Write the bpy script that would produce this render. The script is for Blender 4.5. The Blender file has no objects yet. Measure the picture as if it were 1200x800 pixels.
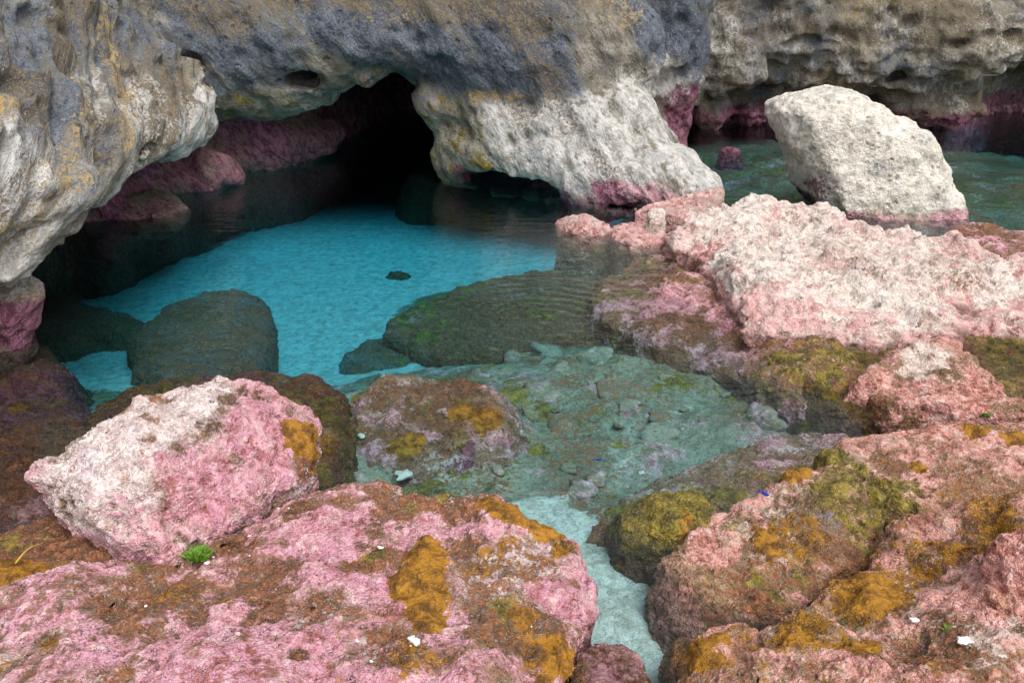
import bpy, math, random
import numpy as np
from mathutils import Vector

S = bpy.context.scene
COL = S.collection
# ------------------------------------------------------------------ camera
CAM_H, PITCH, FPX = 2.3, math.radians(24.0), 1000.0     # eye height over the water, tilt, focal length in 1/1200 widths
cam_d = bpy.data.cameras.new('camera'); cam = bpy.data.objects.new('camera', cam_d); COL.objects.link(cam)
cam.location = (0, 0, CAM_H); cam.rotation_euler = (math.pi/2 - PITCH, 0, 0)
cam_d.sensor_width = 36.0; cam_d.lens = 36.0*FPX/1200.0
cam_d.clip_start = 0.05; cam_d.clip_end = 1500
S.camera = cam
# ------------------------------------------------------------------ sky and sun (bright overcast)
SUN_EL, SUN_AZ = math.radians(58), math.radians(150)
W = bpy.data.worlds.new('World'); S.world = W; W.use_nodes = True
wn = W.node_tree.nodes; wl = W.node_tree.links
bg = wn['Background']
sky = wn.new('ShaderNodeTexSky'); sky.sky_type = 'NISHITA'; sky.sun_disc = False
sky.sun_elevation = SUN_EL; sky.sun_rotation = SUN_AZ; sky.dust_density = 4.0; sky.ozone_density = 1.0
hs = wn.new('ShaderNodeHueSaturation'); hs.inputs['Saturation'].default_value = 0.30
wl.new(sky.outputs[0], hs.inputs['Color']); wl.new(hs.outputs[0], bg.inputs['Color'])
bg.inputs['Strength'].default_value = 0.13
sun_d = bpy.data.lights.new('sun', 'SUN'); sun = bpy.data.objects.new('sun', sun_d); COL.objects.link(sun)
sun_d.energy = 1.3; sun_d.angle = math.radians(45); sun_d.color = (1.0, 0.95, 0.88)
sv = Vector((math.sin(SUN_AZ)*math.cos(SUN_EL), math.cos(SUN_AZ)*math.cos(SUN_EL), math.sin(SUN_EL)))
sun.rotation_euler = (-sv).to_track_quat('-Z', 'Y').to_euler()
S.view_settings.view_transform = 'Standard'; S.view_settings.look = 'None'
S.view_settings.exposure = 0.6; S.view_settings.gamma = 1.0; S.view_settings.use_curve_mapping = False
S.cycles.max_bounces = 6; S.cycles.diffuse_bounces = 3; S.cycles.glossy_bounces = 2; S.cycles.transparent_max_bounces = 12; S.cycles.caustics_reflective = False

# ------------------------------------------------------------------ plan helpers
CP, SP = math.cos(PITCH), math.sin(PITCH)
def ray(px, py):
    u = (px-600)/FPX; v = (400-py)/FPX
    return np.array([u, CP+SP*v, -SP+CP*v])
def P(px, py, z):                                       # survey: sight line met with a level
    d = ray(px, py); t = (z-CAM_H)/d[2]
    return np.array([d[0]*t, d[1]*t, z])
def at(px, py, Y):                                      # survey: sight line met with a distance
    d = ray(px, py); t = Y/d[1]
    return np.array([d[0]*t, Y, CAM_H+d[2]*t])

# ------------------------------------------------------------------ noise
_rng = np.random.default_rng(7)
_T = _rng.random((64, 64, 64)).astype(np.float32)
_ROT = np.array([[0.36, 0.48, -0.8], [-0.8, 0.6, 0.0], [0.48, 0.64, 0.6]])
def vnoise(p):
    i = np.floor(p).astype(np.int64); f = (p-i).astype(np.float32)
    f = f*f*f*(f*(f*6-15)+10); i &= 63; j = (i+1) & 63
    x0, y0, z0 = i[:, 0], i[:, 1], i[:, 2]; x1, y1, z1 = j[:, 0], j[:, 1], j[:, 2]
    fx, fy, fz = f[:, 0], f[:, 1], f[:, 2]
    a = _T[x0, y0, z0]*(1-fx)+_T[x1, y0, z0]*fx; b = _T[x0, y1, z0]*(1-fx)+_T[x1, y1, z0]*fx
    c = _T[x0, y0, z1]*(1-fx)+_T[x1, y0, z1]*fx; d = _T[x0, y1, z1]*(1-fx)+_T[x1, y1, z1]*fx
    return ((a*(1-fy)+b*fy)*(1-fz)+(c*(1-fy)+d*fy)*fz)*2-1
def fbm(p, scale, octv=4, seed=0, gain=0.5, billow=False):
    q = np.asarray(p, dtype=np.float64)*scale+seed*17.31; s = 0; a = 1.0; tot = 0
    for _ in range(octv):
        n = vnoise(q)
        s = s+a*((np.abs(n)*2-0.7) if billow else n); tot += a; a *= gain; q = q@_ROT.T*2.03+3.7
    return s/tot
def sstep(a, b, x):
    t = np.clip((x-a)/(b-a), 0, 1); return t*t*(3-2*t)
def smax(a, b, k):
    h = np.clip(0.5+0.5*(a-b)/k, 0, 1); return b+(a-b)*h+k*h*(1-h)
def smin(a, b, k): return -smax(-a, -b, k)

def poly_sdf(X, Y, pts):
    pts = np.asarray(pts, dtype=np.float64); n = len(pts)
    d = np.full(X.shape, 1e9); ins = np.zeros(X.shape, bool)
    for i in range(n):
        ax, ay = pts[i]; bx, by = pts[(i+1) % n]; ex, ey = bx-ax, by-ay
        wx, wy = X-ax, Y-ay
        t = np.clip((wx*ex+wy*ey)/(ex*ex+ey*ey+1e-12), 0, 1)
        d = np.minimum(d, (wx-ex*t)**2+(wy-ey*t)**2)
        if ay != by:
            c = ((ay > Y) != (by > Y)) & (X < (bx-ax)*(Y-ay)/(by-ay)+ax); ins ^= c
    d = np.sqrt(d); return np.where(ins, -d, d)
def smooth_poly(pts, it=1):
    p = np.asarray(pts, dtype=np.float64)
    for _ in range(it):
        q = np.roll(p, -1, 0); p = np.stack([p*.75+q*.25, p*.25+q*.75], 1).reshape(-1, 2)
    return p
def tps(ctrl):
    c = np.asarray(ctrl, dtype=np.float64); n = len(c)
    r2 = ((c[:, None, :2]-c[None, :, :2])**2).sum(2); K = r2*np.log(r2+1e-9)*0.5+np.eye(n)*0.03
    Pm = np.c_[np.ones(n), c[:, :2]]
    A = np.zeros((n+3, n+3)); A[:n, :n] = K; A[:n, n:] = Pm; A[n:, :n] = Pm.T
    w = np.linalg.solve(A, np.r_[c[:, 2], 0, 0, 0]); lo, hi = c[:, 2].min()-.12, c[:, 2].max()+.12
    def f(X, Y):
        r = w[n]+w[n+1]*X+w[n+2]*Y
        for i in range(n):
            q = (X-c[i, 0])**2+(Y-c[i, 1])**2; r = r+w[i]*q*np.log(q+1e-9)*0.5
        return np.clip(r, lo, hi)
    return f

# ------------------------------------------------------------------ surface from a solid field
def nets(F, org, h):
    ins = F < 0
    c = np.zeros(tuple(s-1 for s in F.shape), np.int8)
    for a in (0, 1):
        for b in (0, 1):
            for d in (0, 1):
                c += ins[a:a+c.shape[0], b:b+c.shape[1], d:d+c.shape[2]]
    act = np.argwhere((c > 0) & (c < 8)); idx = np.full(c.shape, -1, np.int32)
    idx[act[:, 0], act[:, 1], act[:, 2]] = np.arange(len(act))
    cr = [(a, b, d) for a in (0, 1) for b in (0, 1) for d in (0, 1)]
    val = {k: F[act[:, 0]+k[0], act[:, 1]+k[1], act[:, 2]+k[2]] for k in cr}
    acc = np.zeros((len(act), 3)); cnt = np.zeros(len(act))
    for k in cr:
        for ax in range(3):
            if k[ax] == 0:
                m = list(k); m[ax] = 1; m = tuple(m); a, b = val[k], val[m]; s = (a < 0) != (b < 0)
                t = np.where(s, a/np.where(s, a-b, 1), 0); p = np.tile(np.array(k, float), (len(act), 1)); p[:, ax] += t
                acc += p*s[:, None]; cnt += s
    V = (act+acc/cnt[:, None])*h+np.asarray(org)
    Q = []
    for ax in range(3):
        sl0 = [slice(None)]*3; sl1 = [slice(None)]*3; sl0[ax] = slice(0, -1); sl1[ax] = slice(1, None)
        a = ins[tuple(sl0)]; b = ins[tuple(sl1)]; e = np.argwhere(a != b)
        u, v = (ax+1) % 3, (ax+2) % 3
        ok = (e[:, u] > 0) & (e[:, v] > 0) & (e[:, u] < c.shape[u]) & (e[:, v] < c.shape[v]); e = e[ok]
        fl = a[e[:, 0], e[:, 1], e[:, 2]]
        def g(du, dv):
            q = e.copy(); q[:, u] -= du; q[:, v] -= dv; return idx[q[:, 0], q[:, 1], q[:, 2]]
        quad = np.stack([g(1, 1), g(0, 1), g(0, 0), g(1, 0)], 1)
        quad[~fl] = quad[~fl][:, ::-1]; Q.append(quad)
    Q = np.concatenate(Q); Q = Q[(Q >= 0).all(1)]
    return V, Q
def normals(V, Q):
    n = np.cross(V[Q[:, 2]]-V[Q[:, 0]], V[Q[:, 3]]-V[Q[:, 1]]); N = np.zeros_like(V)
    for i in range(4): np.add.at(N, Q[:, i], n)
    return N/(np.linalg.norm(N, axis=1)[:, None]+1e-12)
def relax(V, Q, it=1):
    for _ in range(it):
        A = np.zeros_like(V); c = np.zeros(len(V))
        for i in range(4):
            a, b = Q[:, i], Q[:, (i+1) % 4]
            np.add.at(A, a, V[b]); np.add.at(A, b, V[a]); np.add.at(c, a, 1); np.add.at(c, b, 1)
        V = V*.5+.5*A/np.maximum(c, 1)[:, None]
    return V

CH = ('pink', 'ochre', 'brown', 'white', 'olive', 'slate', 'purple', 'wet')
def mk(name, V, Q, mat, paint=None, parent=None, levels=0, weights=None):
    """one mesh object, its origin under its middle"""
    V = np.asarray(V, dtype=np.float64); Q = np.asarray(Q, dtype=np.int32)
    o3 = np.array([(V[:, 0].min()+V[:, 0].max())/2, (V[:, 1].min()+V[:, 1].max())/2, V[:, 2].min()])
    me = bpy.data.meshes.new(name); k = Q.shape[1]
    me.vertices.add(len(V)); me.vertices.foreach_set('co', (V-o3).astype(np.float32).ravel())
    me.loops.add(Q.size); me.loops.foreach_set('vertex_index', Q.ravel())
    me.polygons.add(len(Q)); me.polygons.foreach_set('loop_start', np.arange(0, Q.size, k, dtype=np.int32))
    me.polygons.foreach_set('loop_total', np.full(len(Q), k, np.int32))
    me.update(calc_edges=True); me.polygons.foreach_set('use_smooth', np.ones(len(Q), bool))
    if paint is not None or weights is not None:
        w = weights if weights is not None else np.zeros((len(V), 8))
        if weights is None: paint(V, w)
        w = np.clip(w, 0, 1.3).astype(np.float32)
        for nm, sl in (('crust', slice(0, 4)), ('stain', slice(4, 8))):
            at_ = me.attributes.new(nm, 'FLOAT_COLOR', 'POINT'); at_.data.foreach_set('color', np.ascontiguousarray(w[:, sl]).ravel())
    if mat: me.materials.append(mat)
    o = bpy.data.objects.new(name, me); COL.objects.link(o); o.location = o3
    if levels:
        m = o.modifiers.new('smooth', 'SUBSURF'); m.levels = levels; m.render_levels = levels
    if parent is not None:
        o.parent = parent; o.location = o3-np.array(parent.location)
    return o
def tag(o, label, cat, group=None):
    o['label'] = label; o['category'] = cat
    if group: o['group'] = group
    return o
def struct(o, label=None):
    o['kind'] = 'structure'
    if label: o['label'] = label
    return o

def add(w, V, ch, c, r, s=1.0, seed=0):
    """a growth or colour patch: an uneven ellipsoid round a point c with radii r"""
    r = np.broadcast_to(np.asarray(r, float), (3,)); q = (V-c)/r
    d = np.sqrt((q*q).sum(1)); m = d < 2.2
    if not m.any(): return
    e = np.zeros(len(V)); e[m] = 1-sstep(0.55, 1.35, d[m]+fbm(V[m], 5.0/max(r[0], .1)**.5, 3, seed+3)*.55)
    k = CH.index(ch); w[:, k] = np.maximum(w[:, k], s*e) if s > 0 else w[:, k]*(1+s*e)
    if s > 0 and ch in ('brown', 'olive', 'slate', 'purple', 'white', 'ochre'): w[:, 0] *= 1-.85*min(s, 1)*e

# ------------------------------------------------------------------ materials
def nd(nt, t, **kw):
    n = nt.nodes.new(t)
    for k, v in kw.items(): setattr(n, k, v)
    return n
def rock_material(name, base=((.26, .235, .19), (.46, .43, .37)), disp=1.0, knob=1.0, pits=1.0, grain=1.0, vscale=24, rough=.85, white=((.50, .46, .40), (.74, .715, .66)), tan=(.30, .20, .10),
                  brown=((.06, .026, .014), (.35, .145, .065)), ochre=((.13, .055, .004), (.38, .175, .012)), slate=((.055, .075, .11), (.21, .225, .25)), axes=None,
                  pink=((.50, .17, .225), (.72, .41, .46), (.62, .30, .40))):
    m = bpy.data.materials.new(name); m.use_nodes = True; nt = m.node_tree; nt.nodes.clear(); L = nt.links.new
    out = nd(nt, 'ShaderNodeOutputMaterial'); bs = nd(nt, 'ShaderNodeBsdfPrincipled'); L(bs.outputs[0], out.inputs[0])
    pos = nd(nt, 'ShaderNodeNewGeometry').outputs['Position']
    spos = pos
    if axes is not None:
        cx = nd(nt, 'ShaderNodeCombineXYZ')
        for i_, a_ in enumerate(axes):
            dp = nd(nt, 'ShaderNodeVectorMath', operation='DOT_PRODUCT'); L(pos, dp.inputs[0]); dp.inputs[1].default_value = tuple(a_); L(dp.outputs['Value'], cx.inputs[i_])
        spos = cx.outputs[0]
    def noise(scale, detail=6, rough_=.6, off=0.0, dist=0.0, src=None):
        v = nd(nt, 'ShaderNodeVectorMath', operation='ADD'); L(src or pos, v.inputs[0]); v.inputs[1].default_value = (off, off*1.7, off*.3)
        n = nd(nt, 'ShaderNodeTexNoise'); n.inputs['Scale'].default_value = scale; n.inputs['Detail'].default_value = detail
        n.inputs['Roughness'].default_value = rough_; n.inputs['Distortion'].default_value = dist
        L(v.outputs[0], n.inputs['Vector']); return n.outputs['Fac']
    def math_(op, a, b=0.0, c=None):
        n = nd(nt, 'ShaderNodeMath', operation=op)
        for i, x in enumerate((a, b, c)):
            if x is None: continue
            if isinstance(x, (int, float)): n.inputs[i].default_value = x
            else: L(x, n.inputs[i])
        return n.outputs[0]
    def ramp01(x, a, b):
        n = nd(nt, 'ShaderNodeMapRange', interpolation_type='SMOOTHSTEP'); L(x, n.inputs[0])
        n.inputs[1].default_value = a; n.inputs[2].default_value = b; return n.outputs[0]
    def mix(f, a, b, mode='MIX'):
        n = nd(nt, 'ShaderNodeMix', data_type='RGBA', blend_type=mode)
        if isinstance(f, (int, float)): n.inputs[0].default_value = f
        else: L(f, n.inputs[0])
        for i, x in ((6, a), (7, b)):
            if isinstance(x, tuple): n.inputs[i].default_value = (*x, 1)
            else: L(x, n.inputs[i])
        return n.outputs[2]
    A1 = nd(nt, 'ShaderNodeAttribute', attribute_name='crust'); A2 = nd(nt, 'ShaderNodeAttribute', attribute_name='stain')
    s1 = nd(nt, 'ShaderNodeSeparateColor'); L(A1.outputs['Color'], s1.inputs[0])
    s2 = nd(nt, 'ShaderNodeSeparateColor'); L(A2.outputs['Color'], s2.inputs[0])
    wt = dict(pink=s1.outputs[0], ochre=s1.outputs[1], brown=s1.outputs[2], white=A1.outputs['Alpha'],
              olive=s2.outputs[0], slate=s2.outputs[1], purple=s2.outputs[2], wet=A2.outputs['Alpha'])
    nb = noise(2.6, 4, .62, 1.0, .15); nm = noise(9, 5, .68, 5.0, .1, spos); nf = noise(38, 4, .7, 9.0); ng = noise(120, 2, .7, 2.0)
    nm2 = noise(15, 5, .72, 21.0, .15, spos)
    vo = nd(nt, 'ShaderNodeTexVoronoi', feature='F1'); vo.inputs['Scale'].default_value = vscale
    wv = nd(nt, 'ShaderNodeVectorMath', operation='MULTIPLY_ADD')
    sh = nd(nt, 'ShaderNodeCombineXYZ'); L(nm, sh.inputs[0]); L(nm2, sh.inputs[1]); L(nb, sh.inputs[2])
    L(sh.outputs[0], wv.inputs[0]); wv.inputs[1].default_value = (.16, .16, .16); L(pos, wv.inputs[2]); L(wv.outputs[0], vo.inputs['Vector'])
    vd = vo.outputs['Distance']; sepc = nd(nt, 'ShaderNodeSeparateColor'); L(vo.outputs['Color'], sepc.inputs[0])
    def cover(w, n, gain=1.5, soft=.16):
        t = math_('ADD', w, math_('MULTIPLY', math_('MULTIPLY', math_('SUBTRACT', n, .5), gain*1.6), math_('MINIMUM', math_('MULTIPLY', w, 3.0), 1.0)))
        return ramp01(t, .5-soft*1.15, .5+soft*1.15)
    def two(a, b, n, lo=.38, hi=.62): return mix(ramp01(n, lo, hi), a, b)
    fine = math_('ADD', math_('MULTIPLY', nf, .6), math_('MULTIPLY', nm2, .4))
    col = two(base[0], base[1], math_('ADD', math_('MULTIPLY', nb, .5), math_('MULTIPLY', nm2, .5)), .40, .60)
    col = mix(math_('MULTIPLY', ramp01(nf, .52, .66), .7), col, tuple(x*.4 for x in base[0]))
    col = mix(math_('MULTIPLY', ramp01(nm2, .52, .64), .5), col, tan)
    wc = two(white[0], white[1], nm2, .36, .58)
    wc = mix(math_('MULTIPLY', ramp01(nm, .52, .66), .55), wc, tuple(x*.72 for x in (white[0][0], white[0][1]*.97, white[0][2]*.92)))
    col = mix(cover(wt['white'], nm, 1.5), col, wc)
    col = mix(math_('MULTIPLY', cover(wt['slate'], nm2, 1.7, .24), .9), col, two(slate[0], slate[1], fine, .40, .60))
    col = mix(cover(wt['purple'], math_('ADD', math_('MULTIPLY', nb, .5), math_('MULTIPLY', nf, .5)), 2.4), col, two((.11, .026, .055), (.38, .15, .24), nm2))
    col = mix(cover(wt['brown'], fine, 3.0, .22), col, two(brown[0], brown[1], fine, .38, .62))
    col = mix(cover(wt['olive'], nm, 1.6), col, two((.085, .066, .012), (.29, .22, .03), nm2))
    hue = math_('ADD', math_('MULTIPLY', nb, .75), math_('MULTIPLY', sepc.outputs[1], .25))
    pk = two(pink[0], pink[1], math_('ADD', math_('MULTIPLY', nf, .55), math_('MULTIPLY', nm, .45)), .38, .60)
    pk = mix(math_('MULTIPLY', ramp01(hue, .46, .58), .65), pk, pink[2])
    pk = mix(math_('MULTIPLY', ramp01(nm2, .54, .62), .6), pk, (.76, .60, .55))
    pk = mix(math_('MULTIPLY', ramp01(math_('SUBTRACT', nm2, math_('MULTIPLY', nb, .5)), .23, .12), .85), pk, (.32, .105, .07))
    pk = mix(math_('MULTIPLY', ramp01(sepc.outputs[2], .70, .78), .4), pk, (.34, .13, .12))
    pk = mix(math_('MULTIPLY', ramp01(fine, .45, .38), .7), pk, (.18, .075, .045))
    mott = math_('ADD', math_('MULTIPLY', nm, .5), math_('MULTIPLY', fine, .5))
    col = mix(cover(wt['pink'], mott, 3.0, .2), col, pk)
    oc = two(ochre[0], ochre[1], nm2, .38, .60); oc = mix(math_('MULTIPLY', ramp01(fine, .47, .36), .7), oc, tuple(x*.6 for x in ochre[0]))
    col = mix(cover(wt['ochre'], fine, 1.6, .14), col, oc)
    # pale and dark grains
    col = mix(math_('MULTIPLY', ramp01(ng, .58, .70), .38*grain), col, (.74, .68, .62))
    col = mix(math_('MULTIPLY', ramp01(ng, .44, .32), .55*grain), col, (.05, .04, .035))
    wet = cover(wt['wet'], nb, .5, .3)
    dk = mix(1.0, col, (.52, .50, .47), 'MULTIPLY'); col = mix(wet, col, dk)
    L(col, bs.inputs['Base Color'])
    rr = nd(nt, 'ShaderNodeMapRange'); L(wet, rr.inputs[0]); rr.inputs[3].default_value = rough; rr.inputs[4].default_value = .32
    L(rr.outputs[0], bs.inputs['Roughness']); bs.inputs['Specular IOR Level'].default_value = .35
    # relief
    h = math_('MULTIPLY', math_('SUBTRACT', nm, .5), .065*disp)
    h = math_('ADD', h, math_('MULTIPLY', math_('SUBTRACT', nm2, .5), .03*disp))
    h = math_('ADD', h, math_('MULTIPLY', math_('SUBTRACT', nf, .5), .017*disp*grain))
    h = math_('ADD', h, math_('MULTIPLY', math_('MULTIPLY', vd, vd), -.017*knob))
    h = math_('ADD', h, math_('MULTIPLY', math_('MULTIPLY', ramp01(vd, .34, .16), ramp01(sepc.outputs[0], .80, .84)), -.016*pits))
    h = math_('ADD', h, math_('MULTIPLY', math_('SUBTRACT', ng, .5), .004*grain))
    dn = nd(nt, 'ShaderNodeDisplacement'); L(h, dn.inputs['Height']); dn.inputs['Midlevel'].default_value = 0; dn.inputs['Scale'].default_value = 1
    L(dn.outputs[0], out.inputs['Displacement']); m.displacement_method = 'BOTH'
    return m
def cliff_material(name, axes): return rock_material(name, base=((.15, .135, .105), (.38, .355, .30)), disp=.75, knob=.25, pits=1.5, vscale=11, white=((.33, .315, .285), (.64, .63, .61)), tan=(.25, .19, .10),
                        brown=((.045, .037, .028), (.20, .155, .095)), ochre=((.17, .115, .04), (.40, .285, .12)), slate=((.03, .05, .085), (.15, .18, .225)), axes=axes)
M_CLIFF = cliff_material('limestone_cliff', ((.88, 0, .62), (0, 1, 0), (.30, 0, -.42)))
M_OVERHANG = cliff_material('flowstone_overhang', ((.8, 0, 0), (0, .24, .18), (0, -.6, .8)))
M_WALL = cliff_material('knobbly_wall', ((1, 0, 0), (0, 1, 0), (.1, 0, .6)))
M_ROCK = rock_material('crusted_reef_rock', base=((.14, .08, .05), (.36, .235, .165)), white=((.56, .42, .41), (.80, .69, .67)))
M_SALMON = rock_material('salmon_reef_rock', base=((.15, .08, .04), (.38, .25, .15)), white=((.58, .43, .37), (.80, .68, .61)), pink=((.46, .155, .12), (.74, .40, .345), (.66, .35, .30)))
M_PALE = rock_material('bleached_limestone', base=((.36, .29, .23), (.62, .54, .47)), disp=.9, knob=.6, pits=1.8, vscale=15, white=((.56, .51, .43), (.82, .785, .71)), tan=(.42, .32, .22))
M_SHELF = rock_material('pink_white_shelf', base=((.40, .28, .23), (.66, .53, .47)), disp=1.2, knob=1.2, pits=1.6, vscale=14, white=((.62, .50, .44), (.84, .76, .70)), tan=(.46, .33, .24), pink=((.56, .22, .22), (.78, .49, .47), (.72, .45, .42)))
M_BED = rock_material('pool_bed', base=((.19, .18, .125), (.40, .385, .30)), disp=.5, knob=.5, pits=0, grain=1.0)
M_MAT = rock_material('algae_mat', base=((.24, .11, .006), (.47, .235, .02)), disp=.6, knob=.6, pits=.2, grain=.35, rough=.6)

def plain(name, col, rough=.6, var=.25, scale=40, disp=0.0):
    m = bpy.data.materials.new(name); m.use_nodes = True; nt = m.node_tree; bs = nt.nodes['Principled BSDF']; L = nt.links.new
    g = nd(nt, 'ShaderNodeNewGeometry'); n = nd(nt, 'ShaderNodeTexNoise'); n.inputs['Scale'].default_value = scale; n.inputs['Detail'].default_value = 5
    L(g.outputs['Position'], n.inputs['Vector'])
    r = nd(nt, 'ShaderNodeMix', data_type='RGBA'); L(n.outputs['Fac'], r.inputs[0])
    r.inputs[6].default_value = (*[c*(1-var) for c in col], 1); r.inputs[7].default_value = (*[min(1, c*(1+var)) for c in col], 1)
    L(r.outputs[2], bs.inputs['Base Color']); bs.inputs['Roughness'].default_value = rough
    return m
M_GREEN = plain('green_seaweed', (.11, .235, .012), .4, .5, 60)
M_CORAL_SAND = plain('pale_coral_sand', (.58, .60, .55), .8, .3, 50)
M_SHELL = plain('white_shell', (.80, .78, .74), .5, .12, 90)
M_BLUE = plain('blue_fish_skin', (.012, .06, .48), .35, .4, 120)
M_STRAW = plain('dry_blade', (.55, .42, .06), .6, .3, 60)

# ------------------------------------------------------------------ water
RING = P(640, 375, 0.0)
def water_material():
    m = bpy.data.materials.new('sea_water'); m.use_nodes = True; nt = m.node_tree; nt.nodes.clear(); L = nt.links.new
    out = nd(nt, 'ShaderNodeOutputMaterial'); mx = nd(nt, 'ShaderNodeMixShader'); tr = nd(nt, 'ShaderNodeBsdfTransparent')
    gl = nd(nt, 'ShaderNodeBsdfGlossy'); gl.inputs['Roughness'].default_value = .03; gl.inputs['Color'].default_value = (1, 1, 1, 1)
    fr = nd(nt, 'ShaderNodeFresnel'); fr.inputs['IOR'].default_value = 1.33
    pos = nd(nt, 'ShaderNodeNewGeometry').outputs['Position']
    sc = nd(nt, 'ShaderNodeVectorMath', operation='MULTIPLY'); L(pos, sc.inputs[0]); sc.inputs[1].default_value = (1.2, 3.0, 1)
    n1 = nd(nt, 'ShaderNodeTexNoise'); n1.inputs['Scale'].default_value = 3.2; n1.inputs['Detail'].default_value = 3; L(sc.outputs[0], n1.inputs['Vector'])
    # rings spreading from where something touched the water
    sub = nd(nt, 'ShaderNodeVectorMath', operation='SUBTRACT'); L(pos, sub.inputs[0]); sub.inputs[1].default_value = tuple(RING)
    ln = nd(nt, 'ShaderNodeVectorMath', operation='LENGTH'); L(sub.outputs[0], ln.inputs[0]); r = ln.outputs['Value']
    def math_(op, a, b=0.0):
        n = nd(nt, 'ShaderNodeMath', operation=op)
        for i, x in enumerate((a, b)):
            if isinstance(x, (int, float)): n.inputs[i].default_value = x
            else: L(x, n.inputs[i])
        return n.outputs[0]
    n2 = nd(nt, 'ShaderNodeTexNoise'); n2.inputs['Scale'].default_value = 1.4; n2.inputs['Detail'].default_value = 2; L(pos, n2.inputs['Vector'])
    w = math_('SINE', math_('MULTIPLY', math_('ADD', r, math_('MULTIPLY', n2.outputs['Fac'], .10)), 58.0))
    e = nd(nt, 'ShaderNodeMapRange', interpolation_type='SMOOTHSTEP'); L(r, e.inputs[0]); e.inputs[1].default_value = 1.5; e.inputs[2].default_value = .2
    w = math_('MULTIPLY', math_('MULTIPLY', w, e.outputs[0]), math_('MULTIPLY', n2.outputs['Fac'], .0022))
    hgt = math_('ADD', w, math_('MULTIPLY', n1.outputs['Fac'], .012))
    bp = nd(nt, 'ShaderNodeBump'); bp.inputs['Strength'].default_value = 1; bp.inputs['Distance'].default_value = 1; L(hgt, bp.inputs['Height'])
    L(bp.outputs[0], gl.inputs['Normal']); L(bp.outputs[0], fr.inputs['Normal'])
    L(fr.outputs[0], mx.inputs[0]); L(tr.outputs[0], mx.inputs[1]); L(gl.outputs[0], mx.inputs[2]); L(mx.outputs[0], out.inputs['Surface'])
    va = nd(nt, 'ShaderNodeVolumeAbsorption'); va.inputs['Color'].default_value = (0, .79, .93, 1); va.inputs['Density'].default_value = 1.0
    L(va.outputs[0], out.inputs['Volume'])
    return m
B = 220.0; zb = -3.0
Vw = np.array([[x, y, z] for z in (zb, 0.0) for y in (-B, B) for x in (-B, B)])
Qw = np.array([[0, 2, 3, 1], [4, 5, 7, 6], [0, 1, 5, 4], [2, 6, 7, 3], [0, 4, 6, 2], [1, 3, 7, 5]])
wo = mk('water', Vw, Qw, water_material()); struct(wo, 'clear turquoise sea water filling the rock pool')
wo.data.polygons.foreach_set('use_smooth', np.zeros(6, bool))

# ------------------------------------------------------------------ pool bed
bed_ctrl = [P(*c)[[0, 1, 2]] for c in [
    (300, 300, -.72), (450, 260, -.72), (240, 400, -.70), (400, 400, -.70), (420, 432, -.68), (330, 440, -.70), (110, 430, -.68), (430, 205, -.75), (560, 250, -.72),
    (470, 330, -.70), (540, 452, -.36), (640, 430, -.32), (750, 470, -.26), (850, 490, -.24), (650, 540, -.28), (560, 565, -.22),
    (720, 700, -.22), (740, 780, -.22), (900, 200, -.22), (1150, 225, -.22), (1150, 175, -.25), (0, 520, -.3), (700, 285, -.6), (650, 260, -.7),
    (850, 170, -.25), (400, 600, -.25), (200, 700, -.35), (900, 700, -.3), (1100, 500, -.3), (450, 500, -.2),
    (300, 205, -.8), (380, 185, -.8), (470, 172, -.8), (200, 245, -.8), (90, 310, -.8), (40, 350, -.75)]]
bed_f = tps(bed_ctrl)
def axis(lo, hi, h): return np.r_[[-210, -120, -60, -30, lo-6], np.arange(lo, hi, h), [hi+6, 30, 60, 120, 210]]
gx, gy = axis(-7.0, 8.0, .05), axis(1.4, 16.0, .05)
X, Y = np.meshgrid(gx, gy, indexing='ij'); nX, nY = X.shape
far = sstep(8, 14, np.hypot(X, Y-7))
Z = bed_f(np.clip(X, -6, 8), np.clip(Y, 1, 15))*(1-far)-1.1*far
pf = np.stack([X.ravel(), Y.ravel(), np.zeros(X.size)], 1)
sandp = smooth_poly([P(px, py, -.70)[:2] for px, py in [(80, 470), (70, 390), (105, 335), (215, 300), (330, 258), (400, 195), (440, 175), (560, 195),
        (650, 225), (730, 260), (735, 300), (640, 325), (500, 345), (450, 372), (500, 395), (530, 425), (500, 450), (400, 465), (300, 465), (180, 475)]])
sd = poly_sdf(X, Y, sandp).ravel()+fbm(pf, 1.6, 4, 2)*.12
chan = smooth_poly([P(px, py, -.22)[:2] for px, py in [(590, 590), (640, 575), (700, 600), (720, 650), (770, 690), (785, 760), (790, 900), (640, 900), (660, 700), (650, 640)]])
sc_ = poly_sdf(X, Y, chan).ravel()+fbm(pf, 3, 4, 5)*.06
bump = fbm(pf, 1.1, 5, 4)*.10+fbm(pf, 2.6, 4, 6, billow=True)*.05+fbm(pf, 6, 3, 8, billow=True)*.035
sandw = np.maximum(1-sstep(-.10, .12, sd), 1-sstep(-.05, .06, sc_))
Z = Z.ravel()+bump*(1-.70*sandw)*(1-far.ravel())
V = np.stack([X.ravel(), Y.ravel(), Z], 1)
ii = np.arange(nX*nY).reshape(nX, nY)
Q = np.stack([ii[:-1, :-1], ii[1:, :-1], ii[1:, 1:], ii[:-1, 1:]], -1).reshape(-1, 4)
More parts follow.
